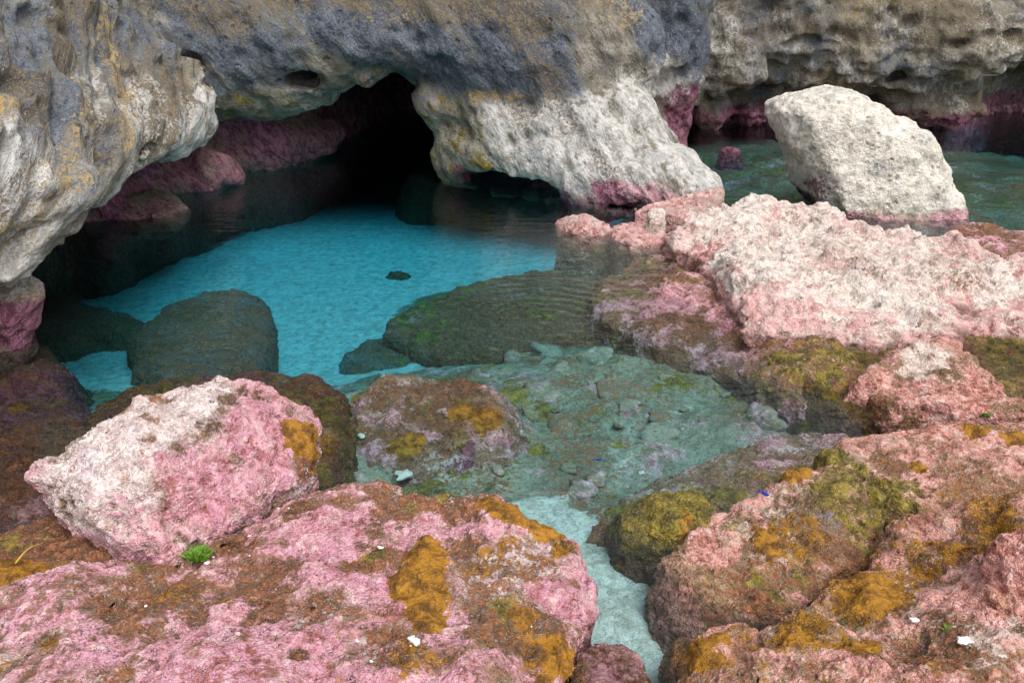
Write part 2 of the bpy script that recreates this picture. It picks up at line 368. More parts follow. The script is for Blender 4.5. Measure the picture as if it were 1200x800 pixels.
def paint_bed(V, w):
    w[:, 3] = sandw*1.2
    ff = sstep(1.5, 2.5, V[:, 0])*sstep(7, 8.5, V[:, 1])
    w[:, 4] = (.28+.5*fbm(V, 2.5, 4, 11))*(1-sandw); w[:, 2] = (.34+.3*ff+.7*fbm(V, 2.6, 4, 13))*(1-sandw)
    w[:, 0] = np.clip(.16+.6*fbm(V, 3.2, 3, 17), 0, 1)*(1-sandw); w[:, 3] = np.maximum(w[:, 3], np.clip(.1+.6*fbm(V, 3.0, 3, 19), 0, .6)*(1-sandw))
bed = mk('seabed', V, Q, M_BED, paint_bed); struct(bed, 'pale sand and mottled reef floor under the pool')
def bed_z(x, y): return float(bed_f(np.array([x]), np.array([y]))[0])

# ------------------------------------------------------------------ cliff: three rock masses
def blobs(Xg, Yg, Zg, F, lst, k=.18):
    """smoothly add ellipsoids (px, py, distance, radius across, radius up in 1/1000 of distance, radius along the sight in m)"""
    for px, py, Yd, rx, rz, ry in lst:
        c = at(px, py, Yd); r = (rx*Yd/980, ry, rz*Yd/980)
        q = np.sqrt(((Xg-c[0])/r[0])**2+((Yg-c[1])/r[1])**2+((Zg-c[2])/r[2])**2)
        F = smin(F, (q-1)*min(r), k)
    return F
def grid(lo, hi, h):
    ax = [np.arange(lo[i], hi[i]+h, h) for i in range(3)]
    return ax, ax[0][:, None, None], ax[1][None, :, None], ax[2][None, None, :]
def close(F):
    F = np.array(F)
    F[0] = F[-1] = 1; F[:, 0] = F[:, -1] = 1; F[:, :, 0] = F[:, :, -1] = 1; return F
def cull(V, Q, keep):
    """drop faces no one can reach to see (buried, or the cut backs of the rock mass)"""
    c = V[Q].mean(1); Q = Q[keep(c)]; u, inv = np.unique(Q, return_inverse=True)
    return V[u], inv.reshape(Q.shape)
def hollows(V, Q, n, rr, depth, seed, box, squash=(1, 1, 1)):
    N = normals(V, Q); g = np.random.default_rng(seed); ok = np.where(((V > box[0]) & (V < box[1])).all(1) & (N[:, 1] < .5))[0]
    sq = np.array(squash); D = np.zeros(len(V))
    for i in g.choice(ok, n):
        r = g.uniform(*rr); d = np.linalg.norm((V-V[i])/sq, axis=1)/r; m = d < 1.3
        if m.any(): e = d[m]+fbm(V[m], 4/r**.5, 2, seed)*.25; D[m] = np.maximum(D[m], depth*r*(1-sstep(.35, 1.0, e)))
    return V-N*D[:, None]
DIAG = np.array([[1.0, 0, 0], [0, .8*.30, .6*.30], [0, -.6*2.0, .8*2.0]])
DRIP = np.array([[1.7, 0, 1.15], [0, 1.0, 0], [.30, 0, -.42]])
PLUMB = np.array([[2.3, 0, 0], [0, 1.0, 0], [.25, 0, .6]])
def shape_cliff(V, Q, a1, a2, a3, stretch, fold=None, af=0.0):
    N = normals(V, Q); S3 = np.array(stretch)
    V = V+N*(fbm(V*S3, .9, 4, 21)*a1+fbm(V*S3, 2.3, 4, 23, billow=True)*a2+fbm(V, 7, 3, 25, billow=True)*a3)[:, None]
    if fold is not None:                                          # drapes of flowstone
        q = (V+fbm(V, 1.1, 3, 27)[:, None]*.18)@fold.T
        V = V+N*((fbm(q, 1.5, 3, 28, billow=True)*.7+fbm(q, 3.6, 3, 29, billow=True)*.3)*af)[:, None]
    return V

# left: the overhanging wall
h = .036
ax, Xg, Yg, Zg = grid((-5.3, 3.6, -1.2), (-2.5, 10.2, 3.6), h)
prof = smooth_poly([(-3.02, .74), (-3.05, 1.05), (-3.22, 1.4), (-3.52, 1.85), (-3.8, 2.4), (-4.1, 3.2), (-4.2, 4.2), (-5.5, 4.2), (-5.5, -1.15), (-4.5, -1.15), (-4.35, -.1), (-4.15, .3), (-3.65, .58)])
yy = ax[1]; off = np.interp(yy, [3.6, 5.0, 6.5, 8, 9.5, 10.2], [.05, 0, .10, .02, -.02, -.1])
X2, Z2 = np.meshgrid(ax[0], ax[2], indexing='ij')
F = np.empty((len(ax[0]), len(ax[1]), len(ax[2])), np.float32)
for j, yv in enumerate(yy): F[:, j, :] = poly_sdf(X2-off[j], Z2+.03*math.sin(yv*3.1), prof)
F = smax(F, Yg-9.45+.25*(Zg-1.0), .25)
F = blobs(Xg, Yg, Zg, F, [(-55, 250, 5.15, 105, 70, .35), (-38, 330, 5.15, 80, 95, .26), (-30, 400, 5.15, 62, 60, .22), (40, 225, 5.5, 60, 45, .4)], .16)
V, Q = nets(close(F), (ax[0][0], ax[1][0], ax[2][0]), h)
V, Q = cull(V, Q, lambda c: (c[:, 0] > -5.2) & (c[:, 1] > 3.75) & (c[:, 2] < 3.5) & (c[:, 2] > -1.1))
V = shape_cliff(V, Q, .17, .07, .02, (1.0, .5, 1.3), DIAG, .20)
V = hollows(V, Q, 45, (.05, .16), .7, 3, ((-4.4, 4.5, .7), (-2.9, 9.6, 2.3)), (1, 1.6, .8))
def paint_left(V, w):
    x, y, z = V.T
    n = fbm(V, .8, 4, 31); q = (V+fbm(V, 1.1, 3, 27)[:, None]*.18)@DIAG.T; n2 = fbm(q, 1.5, 4, 33); n3 = fbm(q, 2.6, 4, 35)
    w[:, 3] = np.clip(.40+1.2*n2+.24*sstep(1.6, .9, z)-.75*sstep(1.15, 1.9, z+.3*n), 0, 1.1)
    w[:, 5] = np.clip(.24+1.0*n3+.66*sstep(1.1, 1.7, z+.5*n), 0, 1)*.9
    w[:, 1] = np.clip(.14+.9*fbm(q, 1.3, 3, 37), 0, .5)
    low = sstep(.55, .25, z+n*.2); w[:, 6] = low*.95; w[:, 3] *= 1-low; w[:, 0] = sstep(.3, .1, z)*.18*(y < 5.8)
    w[:, 2] = np.clip(.30+1.0*fbm(q, 1.9, 4, 39), 0, .66)+.35*sstep(.75, .5, z)*(x < -3.25)+sstep(.02, -.1, z)  # dark brown under water stands in for the wall's dark reflection
cl = mk('cliff_overhang', V, Q, M_OVERHANG, paint_left, levels=1); struct(cl, 'grey white overhanging limestone wall leaning over the pool')

# middle: brow, cave mouth and buttress
h = .048
ax, Xg, Yg, Zg = grid((-5.0, 8.0, -1.5), (3.6, 15.6, 3.7), h)
plate = smooth_poly([at(px, py, 9.8)[[0, 2]] for px, py in [(60, -260), (60, 60), (200, 150), (262, 142), (300, 128), (335, 122), (365, 118), (385, 106),
        (392, 88), (430, 83), (470, 91), (497, 112), (510, 135), (500, 152), (506, 178), (524, 205), (560, 206), (640, 214), (690, 245), (770, 250), (835, 218), (800, 170),
        (762, 122), (748, 60), (748, -260)]])
X2, Z2 = np.meshgrid(ax[0], ax[2], indexing='ij')
d2 = poly_sdf(X2, Z2, plate)
Yf = 9.75+.05*np.sin(X2*1.7)-.28*sstep(1.2, 2.0, Z2)-.35*sstep(2.0, 3.4, Z2)+.22*sstep(1.5, .2, Z2)
F = np.maximum(d2[:, None, :], -(Yg-Yf[:, None, :])); 
F = smax(np.broadcast_to(d2[:, None, :], F.shape), (Yf[:, None, :]-Yg), .22)
F = smax(F, Yg-(Yf[:, None, :]+1.0), .25)
# rock roof behind the brow and the walls of the notch and cave
roof = smax(1.32+.12*np.sin(Xg*2.1)-Zg, 10.1-Yg, .2)+0*Xg
roof = smax(roof, Xg-2.0-.3*(Zg-1.3), .3)
yb = np.interp(ax[0], [-5.6, -4.3, -4.1, -3.85, -3.3, -2.75, -2.45, -2.2, -1.9, -1.0, -.7, .2, .8, 3.2], [6.6, 6.9, 7.2, 8.9, 10.1, 10.6, 11.2, 13.2, 14.6, 14.6, 12.6, 10.8, 10.4, 11.0])[:, None, None]
wall = (yb-Yg)*.7-.25*sstep(.2, 1.2, Zg)
wall = smax(wall, Xg-2.3, .3)
F = smin(F, smin(roof, wall+0*Zg, .3), .15)
F = blobs(Xg, Yg, Zg, F, [(600, 150, 9.55, 70, 80, .55), (560, 175, 9.6, 38, 42, .4), (680, 165, 9.3, 88, 78, .6), (735, 205, 9.0, 72, 48, .55), (790, 222, 8.85, 50, 30, .5),
    (690, 215, 8.95, 40, 36, .35), (640, 185, 9.2, 40, 45, .35), (535, 175, 9.75, 30, 42, .3), (450, 35, 9.6, 200, 48, .5), (330, 65, 9.7, 110, 50, .5), (640, 50, 9.5, 130, 70, .55),
    (310, 112, 9.9, 60, 22, .35), (520, 118, 9.7, 34, 30, .35), (240, 60, 9.6, 90, 70, .5)], .16)
F = blobs(Xg, Yg, Zg, F, [(305, 165, 10.6, 55, 30, .5), (225, 205, 9.6, 60, 30, .5), (360, 162, 11.1, 40, 26, .5), (150, 255, 8.4, 70, 25, .4)], .2)
# hollows: the little eye beside the cave, the undercut at the buttress foot
for px, py, Yd, rx, rz, ry in [(356, 92, 9.5, 17, 11, .5), (590, 222, 9.1, 62, 15, 1.0), (735, 242, 8.5, 30, 7, .35)]:
    c = at(px, py, Yd); r = (rx*Yd/980, ry, rz*Yd/980)
    q = np.sqrt(((Xg-c[0])/r[0])**2+((Yg-c[1])/r[1])**2+((Zg-c[2])/r[2])**2)
    F = smax(F, -(q-1)*min(r), .05)
V, Q = nets(close(F), (ax[0][0], ax[1][0], ax[2][0]), h)
V, Q = cull(V, Q, lambda c: (c[:, 0] > -4.9) & (c[:, 1] < 15.4) & (c[:, 2] < 3.55) & (c[:, 2] > -1.4) & ~((c[:, 0] > 2.6) & (c[:, 1] > 11.5)))
V = shape_cliff(V, Q, .11, .06, .022, (1.2, 1.0, .9), DRIP, .10)
V = hollows(V, Q, 60, (.05, .16), .7, 4, ((-3.6, 8.3, .5), (2.6, 10.3, 2.2)), (1.2, 1, 1))
def paint_mid(V, w):
    x, y, z = V.T; n = fbm(V, .9, 4, 41); qd = V@DRIP.T; n2 = fbm(qd, 1.3, 4, 43); n3 = fbm(qd, 2.4, 4, 44)
    xl = x*10/np.maximum(y, 6)
    but = sstep(-.6, .3, x)*sstep(11.2, 10.4, y)
    w[:, 3] = np.clip(but*(.72*sstep(1.45, .95, z+.5*n))+.10+.8*n2, 0, 1.1)*(1-.6*sstep(1.3, 1.6, z))
    w[:, 5] = np.clip((.90+1.1*n2)*sstep(.98, 1.3, z+.5*n)*sstep(2.7, 2.0, z+.5*n)+.6*n3+.08, 0, 1)
    w[:, 2] = np.clip(.50*sstep(1.65, 1.95, z+.4*n)+.02+.9*fbm(qd, 1.1, 4, 47), 0, .70)  # darker top: stains, with the overhang's shade mixed into the colour
    w[:, 1] = np.clip(.55*fbm(V, 1.5, 3, 49)+.2*sstep(1.5, 1.9, z), 0, .48)
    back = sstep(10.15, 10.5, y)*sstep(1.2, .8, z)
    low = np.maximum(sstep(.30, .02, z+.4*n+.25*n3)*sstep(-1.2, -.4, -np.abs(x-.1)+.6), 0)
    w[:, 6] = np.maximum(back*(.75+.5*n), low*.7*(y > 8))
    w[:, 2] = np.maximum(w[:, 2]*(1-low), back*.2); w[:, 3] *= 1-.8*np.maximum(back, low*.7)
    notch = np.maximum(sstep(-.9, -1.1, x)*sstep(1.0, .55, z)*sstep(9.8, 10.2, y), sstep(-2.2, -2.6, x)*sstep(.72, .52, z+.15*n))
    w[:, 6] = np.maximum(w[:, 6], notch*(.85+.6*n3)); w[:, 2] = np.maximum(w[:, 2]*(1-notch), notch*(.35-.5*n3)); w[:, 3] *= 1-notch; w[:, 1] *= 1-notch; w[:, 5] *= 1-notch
    pk = sstep(.32, .0, z+.35*n+.25*n3)*sstep(.4, 1.4, x); w[:, 0] = pk*.55
    w[:, 4] = (1-notch)*np.clip(.35*sstep(1.25, 1.0, z)*sstep(.2, -.3, x)*(y < 10.3)+.3*fbm(V, 2, 3, 51), 0, .6)
    deep = sstep(.0, -.12, z); w[:, 2] = np.maximum(w[:, 2], deep*1.2); w[:, 4] *= 1-deep; w[:, 5] *= 1-deep; w[:, 3] *= 1-deep; w[:, 6] *= 1-.7*deep  # submerged rock painted dark for the deep shade and reflection there
    add(w, V, 'ochre', at(580, 112, 9.2), (.36, .8, .08), .62, 3); add(w, V, 'ochre', at(470, 22, 9.3), (.6, .8, .12), .35, 5)
    add(w, V, 'ochre', at(720, 8, 9.2), (.5, .8, .15), .38, 7)
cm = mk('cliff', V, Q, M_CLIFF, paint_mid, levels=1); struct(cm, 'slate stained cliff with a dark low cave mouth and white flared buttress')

# right: the knobbly wall farther back
h = .058
ax, Xg, Yg, Zg = grid((1.6, 11.0, -1.2), (10.6, 15.6, 3.7), h)
lip = np.interp(ax[0], [1.5, 2.2, 3.2, 4.2, 4.8, 5.6, 6.3, 7.0, 7.6, 9, 11], [.5, .42, .55, .62, .6, .5, .55, .55, .8, .75, .6])[:, None, None]
F = smax(13.0+.35*np.sin(Xg*.9+1)-.35*sstep(.8, 1.9, Zg)-.35*sstep(2.0, 3.4, Zg)-Yg, lip-Zg, .18)
rec = np.interp(ax[0], [1.5, 3, 5.0, 6.6, 7.2, 8.2, 11], [13.4, 13.6, 13.5, 13.4, 13.8, 14.6, 14.2])[:, None, None]
F = smin(F, rec-Yg+0*Zg, .15)
F = blobs(Xg, Yg, Zg, F, [(1105, 128, 13.1, 48, 24, .45), (1060, 120, 13.2, 40, 22, .4), (775, 130, 13.0, 30, 22, .4), (830, 128, 13.3, 26, 20, .4), (880, 135, 13.3, 18, 14, .3), (950, 128, 13.3, 30, 22, .4),
    (850, 60, 12.8, 60, 40, .5), (960, 30, 12.8, 80, 40, .5), (1010, 62, 12.7, 40, 32, .45), (1130, 45, 12.7, 90, 45, .5), (780, 90, 12.8, 45, 26, .4), (1030, 100, 13.0, 70, 10, .45)], .14)
V, Q = nets(close(F), (ax[0][0], ax[1][0], ax[2][0]), h)
V, Q = cull(V, Q, lambda c: (c[:, 0] > 1.75) & (c[:, 0] < 10.4) & (c[:, 1] < 15.4) & (c[:, 2] < 3.55) & (c[:, 2] > -1.1))
V = shape_cliff(V, Q, .18, .13, .055, (1.0, 1.0, 1.5), PLUMB, .12)
V = hollows(V, Q, 120, (.05, .17), .75, 5, ((1.8, 11.5, .45), (10, 13.6, 2.2)), (1.5, 1, .8))
def paint_right(V, w):
    x, y, z = V.T; n = fbm(V, .9, 4, 61)
    w[:, 3] = np.clip(.34+.9*fbm(V*np.array([1.2, 1, 1.2]), 1.5, 4, 63), 0, .95)
    w[:, 5] = np.clip(.36+1.0*fbm(V@PLUMB.T, 1.0, 4, 62), 0, .85); w[:, 2] = np.clip(.22+1.0*fbm(V*np.array([.6, 1, 1.6]), 1.2, 4, 65), 0, .68)
    w[:, 1] = np.clip(.16+.55*fbm(V, 1.6, 3, 67), 0, .46)
    low = sstep(.42, .2, z+.12*n); w[:, 6] = low; w[:, 3] *= 1-low; w[:, 0] = sstep(.2, .05, z)*.35
    w[:, 1] *= 1-low
cr = mk('cliff_wall', V, Q, M_WALL, paint_right, levels=1); struct(cr, 'knobbly brown and grey cliff wall with purple foot across the water')

# ------------------------------------------------------------------ loose and ledge rocks
ROCKS = {}
def slab(name, label, outline, ctrl, hvox=.024, zb=-.7, k=.08, flare=.12, warp=.05, disp=(.05, .03, .012), mat=None, paint=None, mats=(), levels=1, seed=0, cat='rock', group=None, cuts=(), zs=1.0):
    out = smooth_poly([P(*c)[:2] for c in outline]); ct = np.array([P(*c) for c in ctrl]); ct[:, 2] *= zs
    f = tps(ct); lo, hi = out.min(0)-.25, out.max(0)+.25; zt = ct[:, 2].max()+.25
    ax = [np.arange(lo[0], hi[0], hvox), np.arange(lo[1], hi[1], hvox), np.arange(zb-2*hvox, zt, hvox)]
    X2, Y2 = np.meshgrid(ax[0], ax[1], indexing='ij')
    p2 = np.stack([X2.ravel(), Y2.ravel(), np.full(X2.size, seed*1.3)], 1)
    d = poly_sdf(X2, Y2, out)+(fbm(p2, 2.2, 4, seed)*warp).reshape(X2.shape)
    zt2 = f(X2, Y2)+(fbm(p2, 1.8, 4, seed+5)*disp[0]).reshape(X2.shape)
    Zg = ax[2][None, None, :]
    und = flare*np.clip(zt2[:, :, None]-Zg, 0, .8)
    F = smax(Zg-zt2[:, :, None], d[:, :, None]-und, k); F = np.maximum(F, zb-Zg)
    for ca, cb, cr_, cz in cuts:                                 # crevices
        a_, b_ = P(*ca), P(*cb)
        e_ = b_-a_; X3, Y3 = X2[:, :, None], Y2[:, :, None]
        t_ = np.clip(((X3-a_[0])*e_[0]+(Y3-a_[1])*e_[1])/(e_[0]**2+e_[1]**2), 0, 1)
        wob = (fbm(p2, 9, 2, seed+31)*cr_*.9).reshape(X2.shape)[:, :, None]
        dd = np.sqrt((X3-a_[0]-e_[0]*t_)**2+(Y3-a_[1]-e_[1]*t_)**2+((Zg-zt2[:, :, None]+.3*cr_)/cz)**2)-cr_+wob
        F = smax(F, -dd, .012)
    V, Q = nets(close(F), (ax[0][0], ax[1][0], ax[2][0]), hvox)
    V, Q = cull(V, Q, lambda c: c[:, 2] > zb+.06)
    N = normals(V, Q)
    V = V+N*(fbm(V, 4.5, 4, seed+1, billow=True)*disp[1]+fbm(V, 12, 3, seed+2, billow=True)*disp[2])[:, None]
    w = np.zeros((len(V), 8)); paint(V, w)
    o = mk(name, V, Q, mat or M_ROCK, weights=w, levels=levels); tag(o, label, cat, group)
    ROCKS[label] = (o, V, Q, f)
    for ml, pts in mats: algae_mat(o, V, Q, pts, ml, levels)
    return o
def algae_mat(o, V, Q, pts, kind, levels):
    """a thin skin of algae grown on the rock: it rises out of the surface where the growth is and dives under it at its rim"""
    pz = np.array([P(*c) for c in pts]); pl = smooth_poly(pz[:, :2])
    up = normals(V, Q); d = poly_sdf(V[:, 0], V[:, 1], pl)+fbm(V, 7, 3, 77)*.06+fbm(V, 24, 2, 79)*.03
    zc = pz[:, 2].mean()
    rise = np.clip(-d/.05, -1, 1)*.014
    m = (d < .07) & (up[:, 2] > -.1) & (np.abs(V[:, 2]-zc) < .45)
    fm = m[Q].all(1)
    if fm.sum() < 4: return
    q = Q[fm]; u, inv = np.unique(q, return_inverse=True)
    V2 = V[u]+up[u]*rise[u][:, None]
    w = np.zeros((len(u), 8)); w[:, 1 if kind == 'ochre' else 4] = 1.2
    if kind == 'ochre': w[:, 4] = 0
    mk('algae_mat' if kind == 'ochre' else 'olive_algae_mat', V2, inv.reshape(q.shape), M_MAT if kind == 'ochre' else M_ROCK, weights=w, parent=o, levels=levels+1)

def pnt(pink=0, white=0, brown=0, ochre=0, olive=0, slate=0, purple=0, wet=0, var=.5, seed=0, patches=(), wetline=None, low=None, sub=False):
    def fn(V, w):
        base = dict(pink=pink, white=white, brown=brown, ochre=ochre, olive=olive, slate=slate, purple=purple, wet=wet)
        for i, c in enumerate(CH):
            if base[c]: w[:, i] = np.clip(base[c]+var*1.1*fbm(V, 2.3, 4, seed+i*3)+var*.7*fbm(V, 7.5, 3, seed+i*3+1), 0, 1.2)
        w[:, 0] *= 1-.75*sstep(.42, .68, w[:, 2])
        if low is not None:                                      # another crust near the waterline
            zl, mixd = low; t = sstep(zl+.08, zl-.04, V[:, 2]+fbm(V, 3, 3, seed+50)*.08)
            for i, c in enumerate(CH): w[:, i] = w[:, i]*(1-t)+t*(mixd.get(c, 0)+(.4*fbm(V, 3, 3, seed+60+i) if mixd.get(c, 0) else 0))
        if sub:                                                  # growth on the part that never dries
            u = sstep(-.01, -.09, V[:, 2]+fbm(V, 4, 2, seed+40)*.05); w[:, 0] *= 1-.75*u; w[:, 3] *= 1-.85*u; w[:, 2] = np.maximum(w[:, 2], (.62+.4*fbm(V, 4, 3, seed+41))*u); w[:, 4] = np.maximum(w[:, 4], (.3+.5*fbm(V, 3, 3, seed+42))*u)
        for ch, px, py, z, r, s in patches: add(w, V, ch, P(px, py, z), r, s, seed)
        if wetline is not None: w[:, 7] = np.maximum(w[:, 7], sstep(wetline+.05, wetline-.02, V[:, 2]+fbm(V, 4, 3, seed+9)*.04))
    return fn

# --- submerged rocks of the deep pool
slab('submerged_rock', 'dark flat wedge shaped rock lying under the water in the middle of the pool',
     [(432, 372, -.4), (500, 348, -.4), (600, 322, -.4), (690, 322, -.35), (750, 345, -.3), (735, 395, -.3), (640, 408, -.35), (560, 418, -.4), (500, 408, -.4)],
     [(440, 372, -.46), (520, 350, -.38), (620, 330, -.34), (700, 335, -.3), (600, 380, -.34), (520, 395, -.42), (680, 390, -.3)], .035, zb=-1.25, flare=.05, k=.1, warp=.07,
     paint=pnt(brown=.80, olive=.2, slate=.3, pink=.08, var=.45, seed=3), seed=3)
slab('submerged_rock', 'dark rock under blue water near the overhanging wall',
     [(150, 385, -.35), (165, 365, -.35), (205, 342, -.35), (250, 326, -.35), (298, 335, -.35), (308, 375, -.35), (322, 425, -.35), (300, 445, -.35), (200, 448, -.35), (165, 425, -.35)],
     [(170, 385, -.42), (250, 335, -.38), (300, 350, -.36), (250, 390, -.38), (300, 430, -.38), (190, 430, -.4)], .035, zb=-1.25, flare=.1, k=.14, warp=.16,
     paint=pnt(brown=.60, slate=.6, purple=.2, var=.4, seed=5), seed=5)
slab('submerged_rock', 'long low dark rock tongue under blue water by the left wall',
     [(20, 360, -.5), (70, 340, -.5), (110, 352, -.5), (165, 362, -.5), (165, 378, -.5), (110, 380, -.5), (75, 395, -.5), (20, 400, -.5)],
     [(40, 370, -.5), (100, 365, -.52), (150, 370, -.55), (60, 350, -.5)], .04, zb=-1.25, flare=.45, k=.08, warp=.1, paint=pnt(brown=.6, slate=.5, purple=.3, seed=7), seed=7)
slab('submerged_rock', 'low blue green rock under water left of the wedge shaped rock tip',
     [(388, 412, -.6), (425, 393, -.6), (480, 392, -.6), (530, 405, -.6), (515, 428, -.6), (450, 436, -.6), (400, 432, -.6)],
     [(400, 415, -.64), (450, 410, -.6), (510, 412, -.58), (450, 428, -.62)], .04, zb=-1.25, flare=.0, k=.08, warp=.08, paint=pnt(slate=.6, brown=.45, olive=.3, seed=9), seed=9)
slab('submerged_rock', 'tiny dark rock alone on the pale sand of the blue pool',
     [(450, 319, -.66), (464, 314, -.66), (484, 318, -.66), (472, 322, -.66)], [(455, 319, -.68), (468, 317, -.64), (480, 319, -.67)], .03, zb=-1.25, k=.05, flare=.5, warp=.03,
     disp=(.02, .015, .008), paint=pnt(brown=.8, slate=.4, seed=11), seed=11)
slab('submerged_rock', 'dark rounded rock under water at the cave mouth',
     [(478, 222, -.4), (492, 206, -.4), (515, 200, -.4), (535, 206, -.4), (528, 226, -.4), (500, 232, -.4)], [(485, 222, -.5), (510, 210, -.25), (515, 225, -.45)], .045, zb=-1.25, flare=.45, k=.12,
     paint=pnt(brown=.8, slate=.5, purple=.3, seed=13), seed=13)
# --- brown reef at the right of the pool
slab('reef_rock', 'mottled brown red reef rock just under water below the pale shelf',
     [(680, 350, -.12), (705, 318, -.1), (775, 296, -.06), (840, 305, 0), (905, 330, .0), (960, 400, 0), (1015, 450, 0), (1010, 492, -.1), (930, 480, -.12), (850, 436, -.12), (760, 400, -.12), (700, 372, -.12)],
     [(690, 340, -.13), (740, 315, -.05), (800, 310, .01), (860, 350, .05), (800, 370, -.02), (730, 365, -.11), (900, 420, .02), (960, 460, .03), (1000, 480, -.02), (870, 430, -.09), (900, 360, .09)],
     .03, zb=-.8, k=.1, flare=.08, warp=.07, disp=(.07, .05, .018), paint=pnt(brown=.44, pink=.52, olive=.28, white=.2, var=.6, seed=17,
     patches=[('pink', 860, 330, .0, .35, .75), ('olive', 930, 440, 0, .3, .6), ('pink', 790, 300, -.03, .3, .5)]), seed=17)
slab('ledge_rock', 'olive brown wet ledge under the rim of the pale shelf',
     [(880, 392, .02), (960, 385, .05), (1080, 385, .05), (1250, 370, .05), (1250, 520, 0), (1080, 510, 0), (1010, 500, -.05), (960, 470, -.03), (910, 430, 0)],
     [(900, 400, .05), (960, 410, .10), (1040, 430, .04), (1000, 470, .02), (1100, 480, .06), (1200, 480, .08), (1200, 400, .06)],
     .03, zb=-.6, k=.06, flare=.3, warp=.05, mat=M_SALMON, paint=pnt(brown=.55, olive=.62, pink=.22, var=.5, seed=19, wetline=.05, patches=[('olive', 950, 415, .1, .25, 1.0), ('ochre', 990, 420, .08, .12, .7)]), seed=19)
# --- pale shelf
slab('shelf_rock', 'broad bleached pinkish white rough rock shelf right of the pool',
     [(787, 275, .12), (800, 248, .3), (840, 225, .42), (880, 213, .46), (960, 225, .42), (1010, 252, .34), (1060, 262, .26), (1130, 282, .22), (1260, 330, .2), (1260, 395, .14), (1200, 392, .12), (1120, 384, .12),
      (1060, 403, .1), (1000, 405, .1), (950, 398, .1), (905, 392, .1), (872, 375, .08), (868, 345, .08), (830, 322, .06), (800, 305, .05)],
     [(800, 275, .2), (830, 240, .38), (880, 222, .44), (950, 235, .40), (1010, 265, .32), (860, 290, .40), (900, 330, .30), (960, 310, .34), (1060, 290, .26), (900, 375, .18), (1000, 390, .17), (1100, 350, .22),
      (1200, 340, .2), (1200, 385, .15), (830, 310, .2), (880, 355, .18)],
     .026, zb=-.6, k=.12, flare=.30, warp=.09, zs=.78, disp=(.15, .09, .032), mat=M_SHELF,
     paint=pnt(white=.80, pink=.22, brown=.10, var=.42, seed=21, sub=True, wetline=.06, low=(.08, dict(pink=.8, white=.2, brown=.2)),
               patches=[('pink', 900, 370, .18, .35, .6), ('pink', 1000, 385, .18, .4, .55), ('pink', 810, 295, .15, .22, .9), ('pink', 1150, 300, .2, .5, .5), ('brown', 1180, 285, .2, .35, .5), ('slate', 850, 290, .25, .14, .35), ('pink', 1180, 390, .15, .4, .6)]), seed=21)
slab('shelf_rock', 'low pink brown rock tapering into the far water right of the white boulder',
     [(1100, 276, .1), (1150, 268, .12), (1200, 285, .12), (1290, 310, .1), (1290, 345, .1), (1180, 310, .1), (1120, 292, .1)],
     [(1120, 280, .16), (1160, 275, .2), (1220, 295, .2), (1200, 305, .18)], .035, zb=-.6, k=.07, paint=pnt(pink=.55, brown=.45, seed=23), seed=23)
slab('ledge_rock', 'bumpy pink rock ledge with white top above the olive ledge',
     [(1000, 452, .1), (1012, 428, .2), (1040, 402, .26), (1100, 386, .28), (1140, 400, .28), (1165, 430, .24), (1190, 458, .14), (1130, 468, .1), (1060, 462, .1)],
     [(1020, 440, .24), (1050, 410, .30), (1105, 395, .32), (1120, 430, .30), (1070, 440, .28), (1150, 445, .22), (1180, 455, .18), (1030, 455, .16)],
     .022, zb=-.5, k=.09, flare=.3, zs=.78, warp=.07, disp=(.08, .05, .018), mat=M_SALMON, paint=pnt(pink=.62, white=.35, ochre=.12, var=.35, seed=25, low=(.14, dict(pink=.8, ochre=.3)),
     patches=[('white', 1090, 410, .3, .2, .8)]), seed=25)
slab('ledge_rock', 'long low pink band of rock below the bumpy pink ledge',
     [(1005, 462, .1), (1060, 470, .14), (1160, 470, .16), (1280, 450, .18), (1280, 500, .12), (1160, 494, .12), (1060, 486, .1)],
     [(1030, 472, .14), (1100, 478, .2), (1200, 475, .22), (1150, 490, .16)], .024, zb=-.5, k=.05, warp=.05, mat=M_SALMON, paint=pnt(pink=.62, brown=.35, olive=.2, white=.2, seed=27,
     patches=[('pink', 1130, 480, .2, .3, 1.0), ('brown', 1020, 475, .1, .1, .8)]), seed=27)
# --- white boulder beyond
bc = at(1008, 185, 8.75)
bpoly = smooth_poly([at(px, py, 8.75)[[0, 2]] for px, py in [(899, 132), (908, 116), (945, 112), (985, 103), (1012, 110), (1050, 134), (1078, 142), (1092, 172), (1116, 236), (1113, 268), (1000, 275), (945, 240), (930, 200), (912, 165)]])
bpoly = bc[[0, 2]]+(bpoly-bc[[0, 2]])*np.array([.93, .95])
h = .035; ax, Xg, Yg, Zg = grid((bc[0]-1.3, 7.7, -.5), (bc[0]+1.3, 9.9, 1.5), h)
X2, Z2 = np.meshgrid(ax[0], ax[2], indexing='ij'); d2 = poly_sdf(X2, Z2, bpoly)[:, None, :]
F = smax(d2+0*Yg, np.abs(Yg-8.78+.12*(Zg-.6))-.70+.28*(Zg-.2)*(Yg < 8.78), .30)
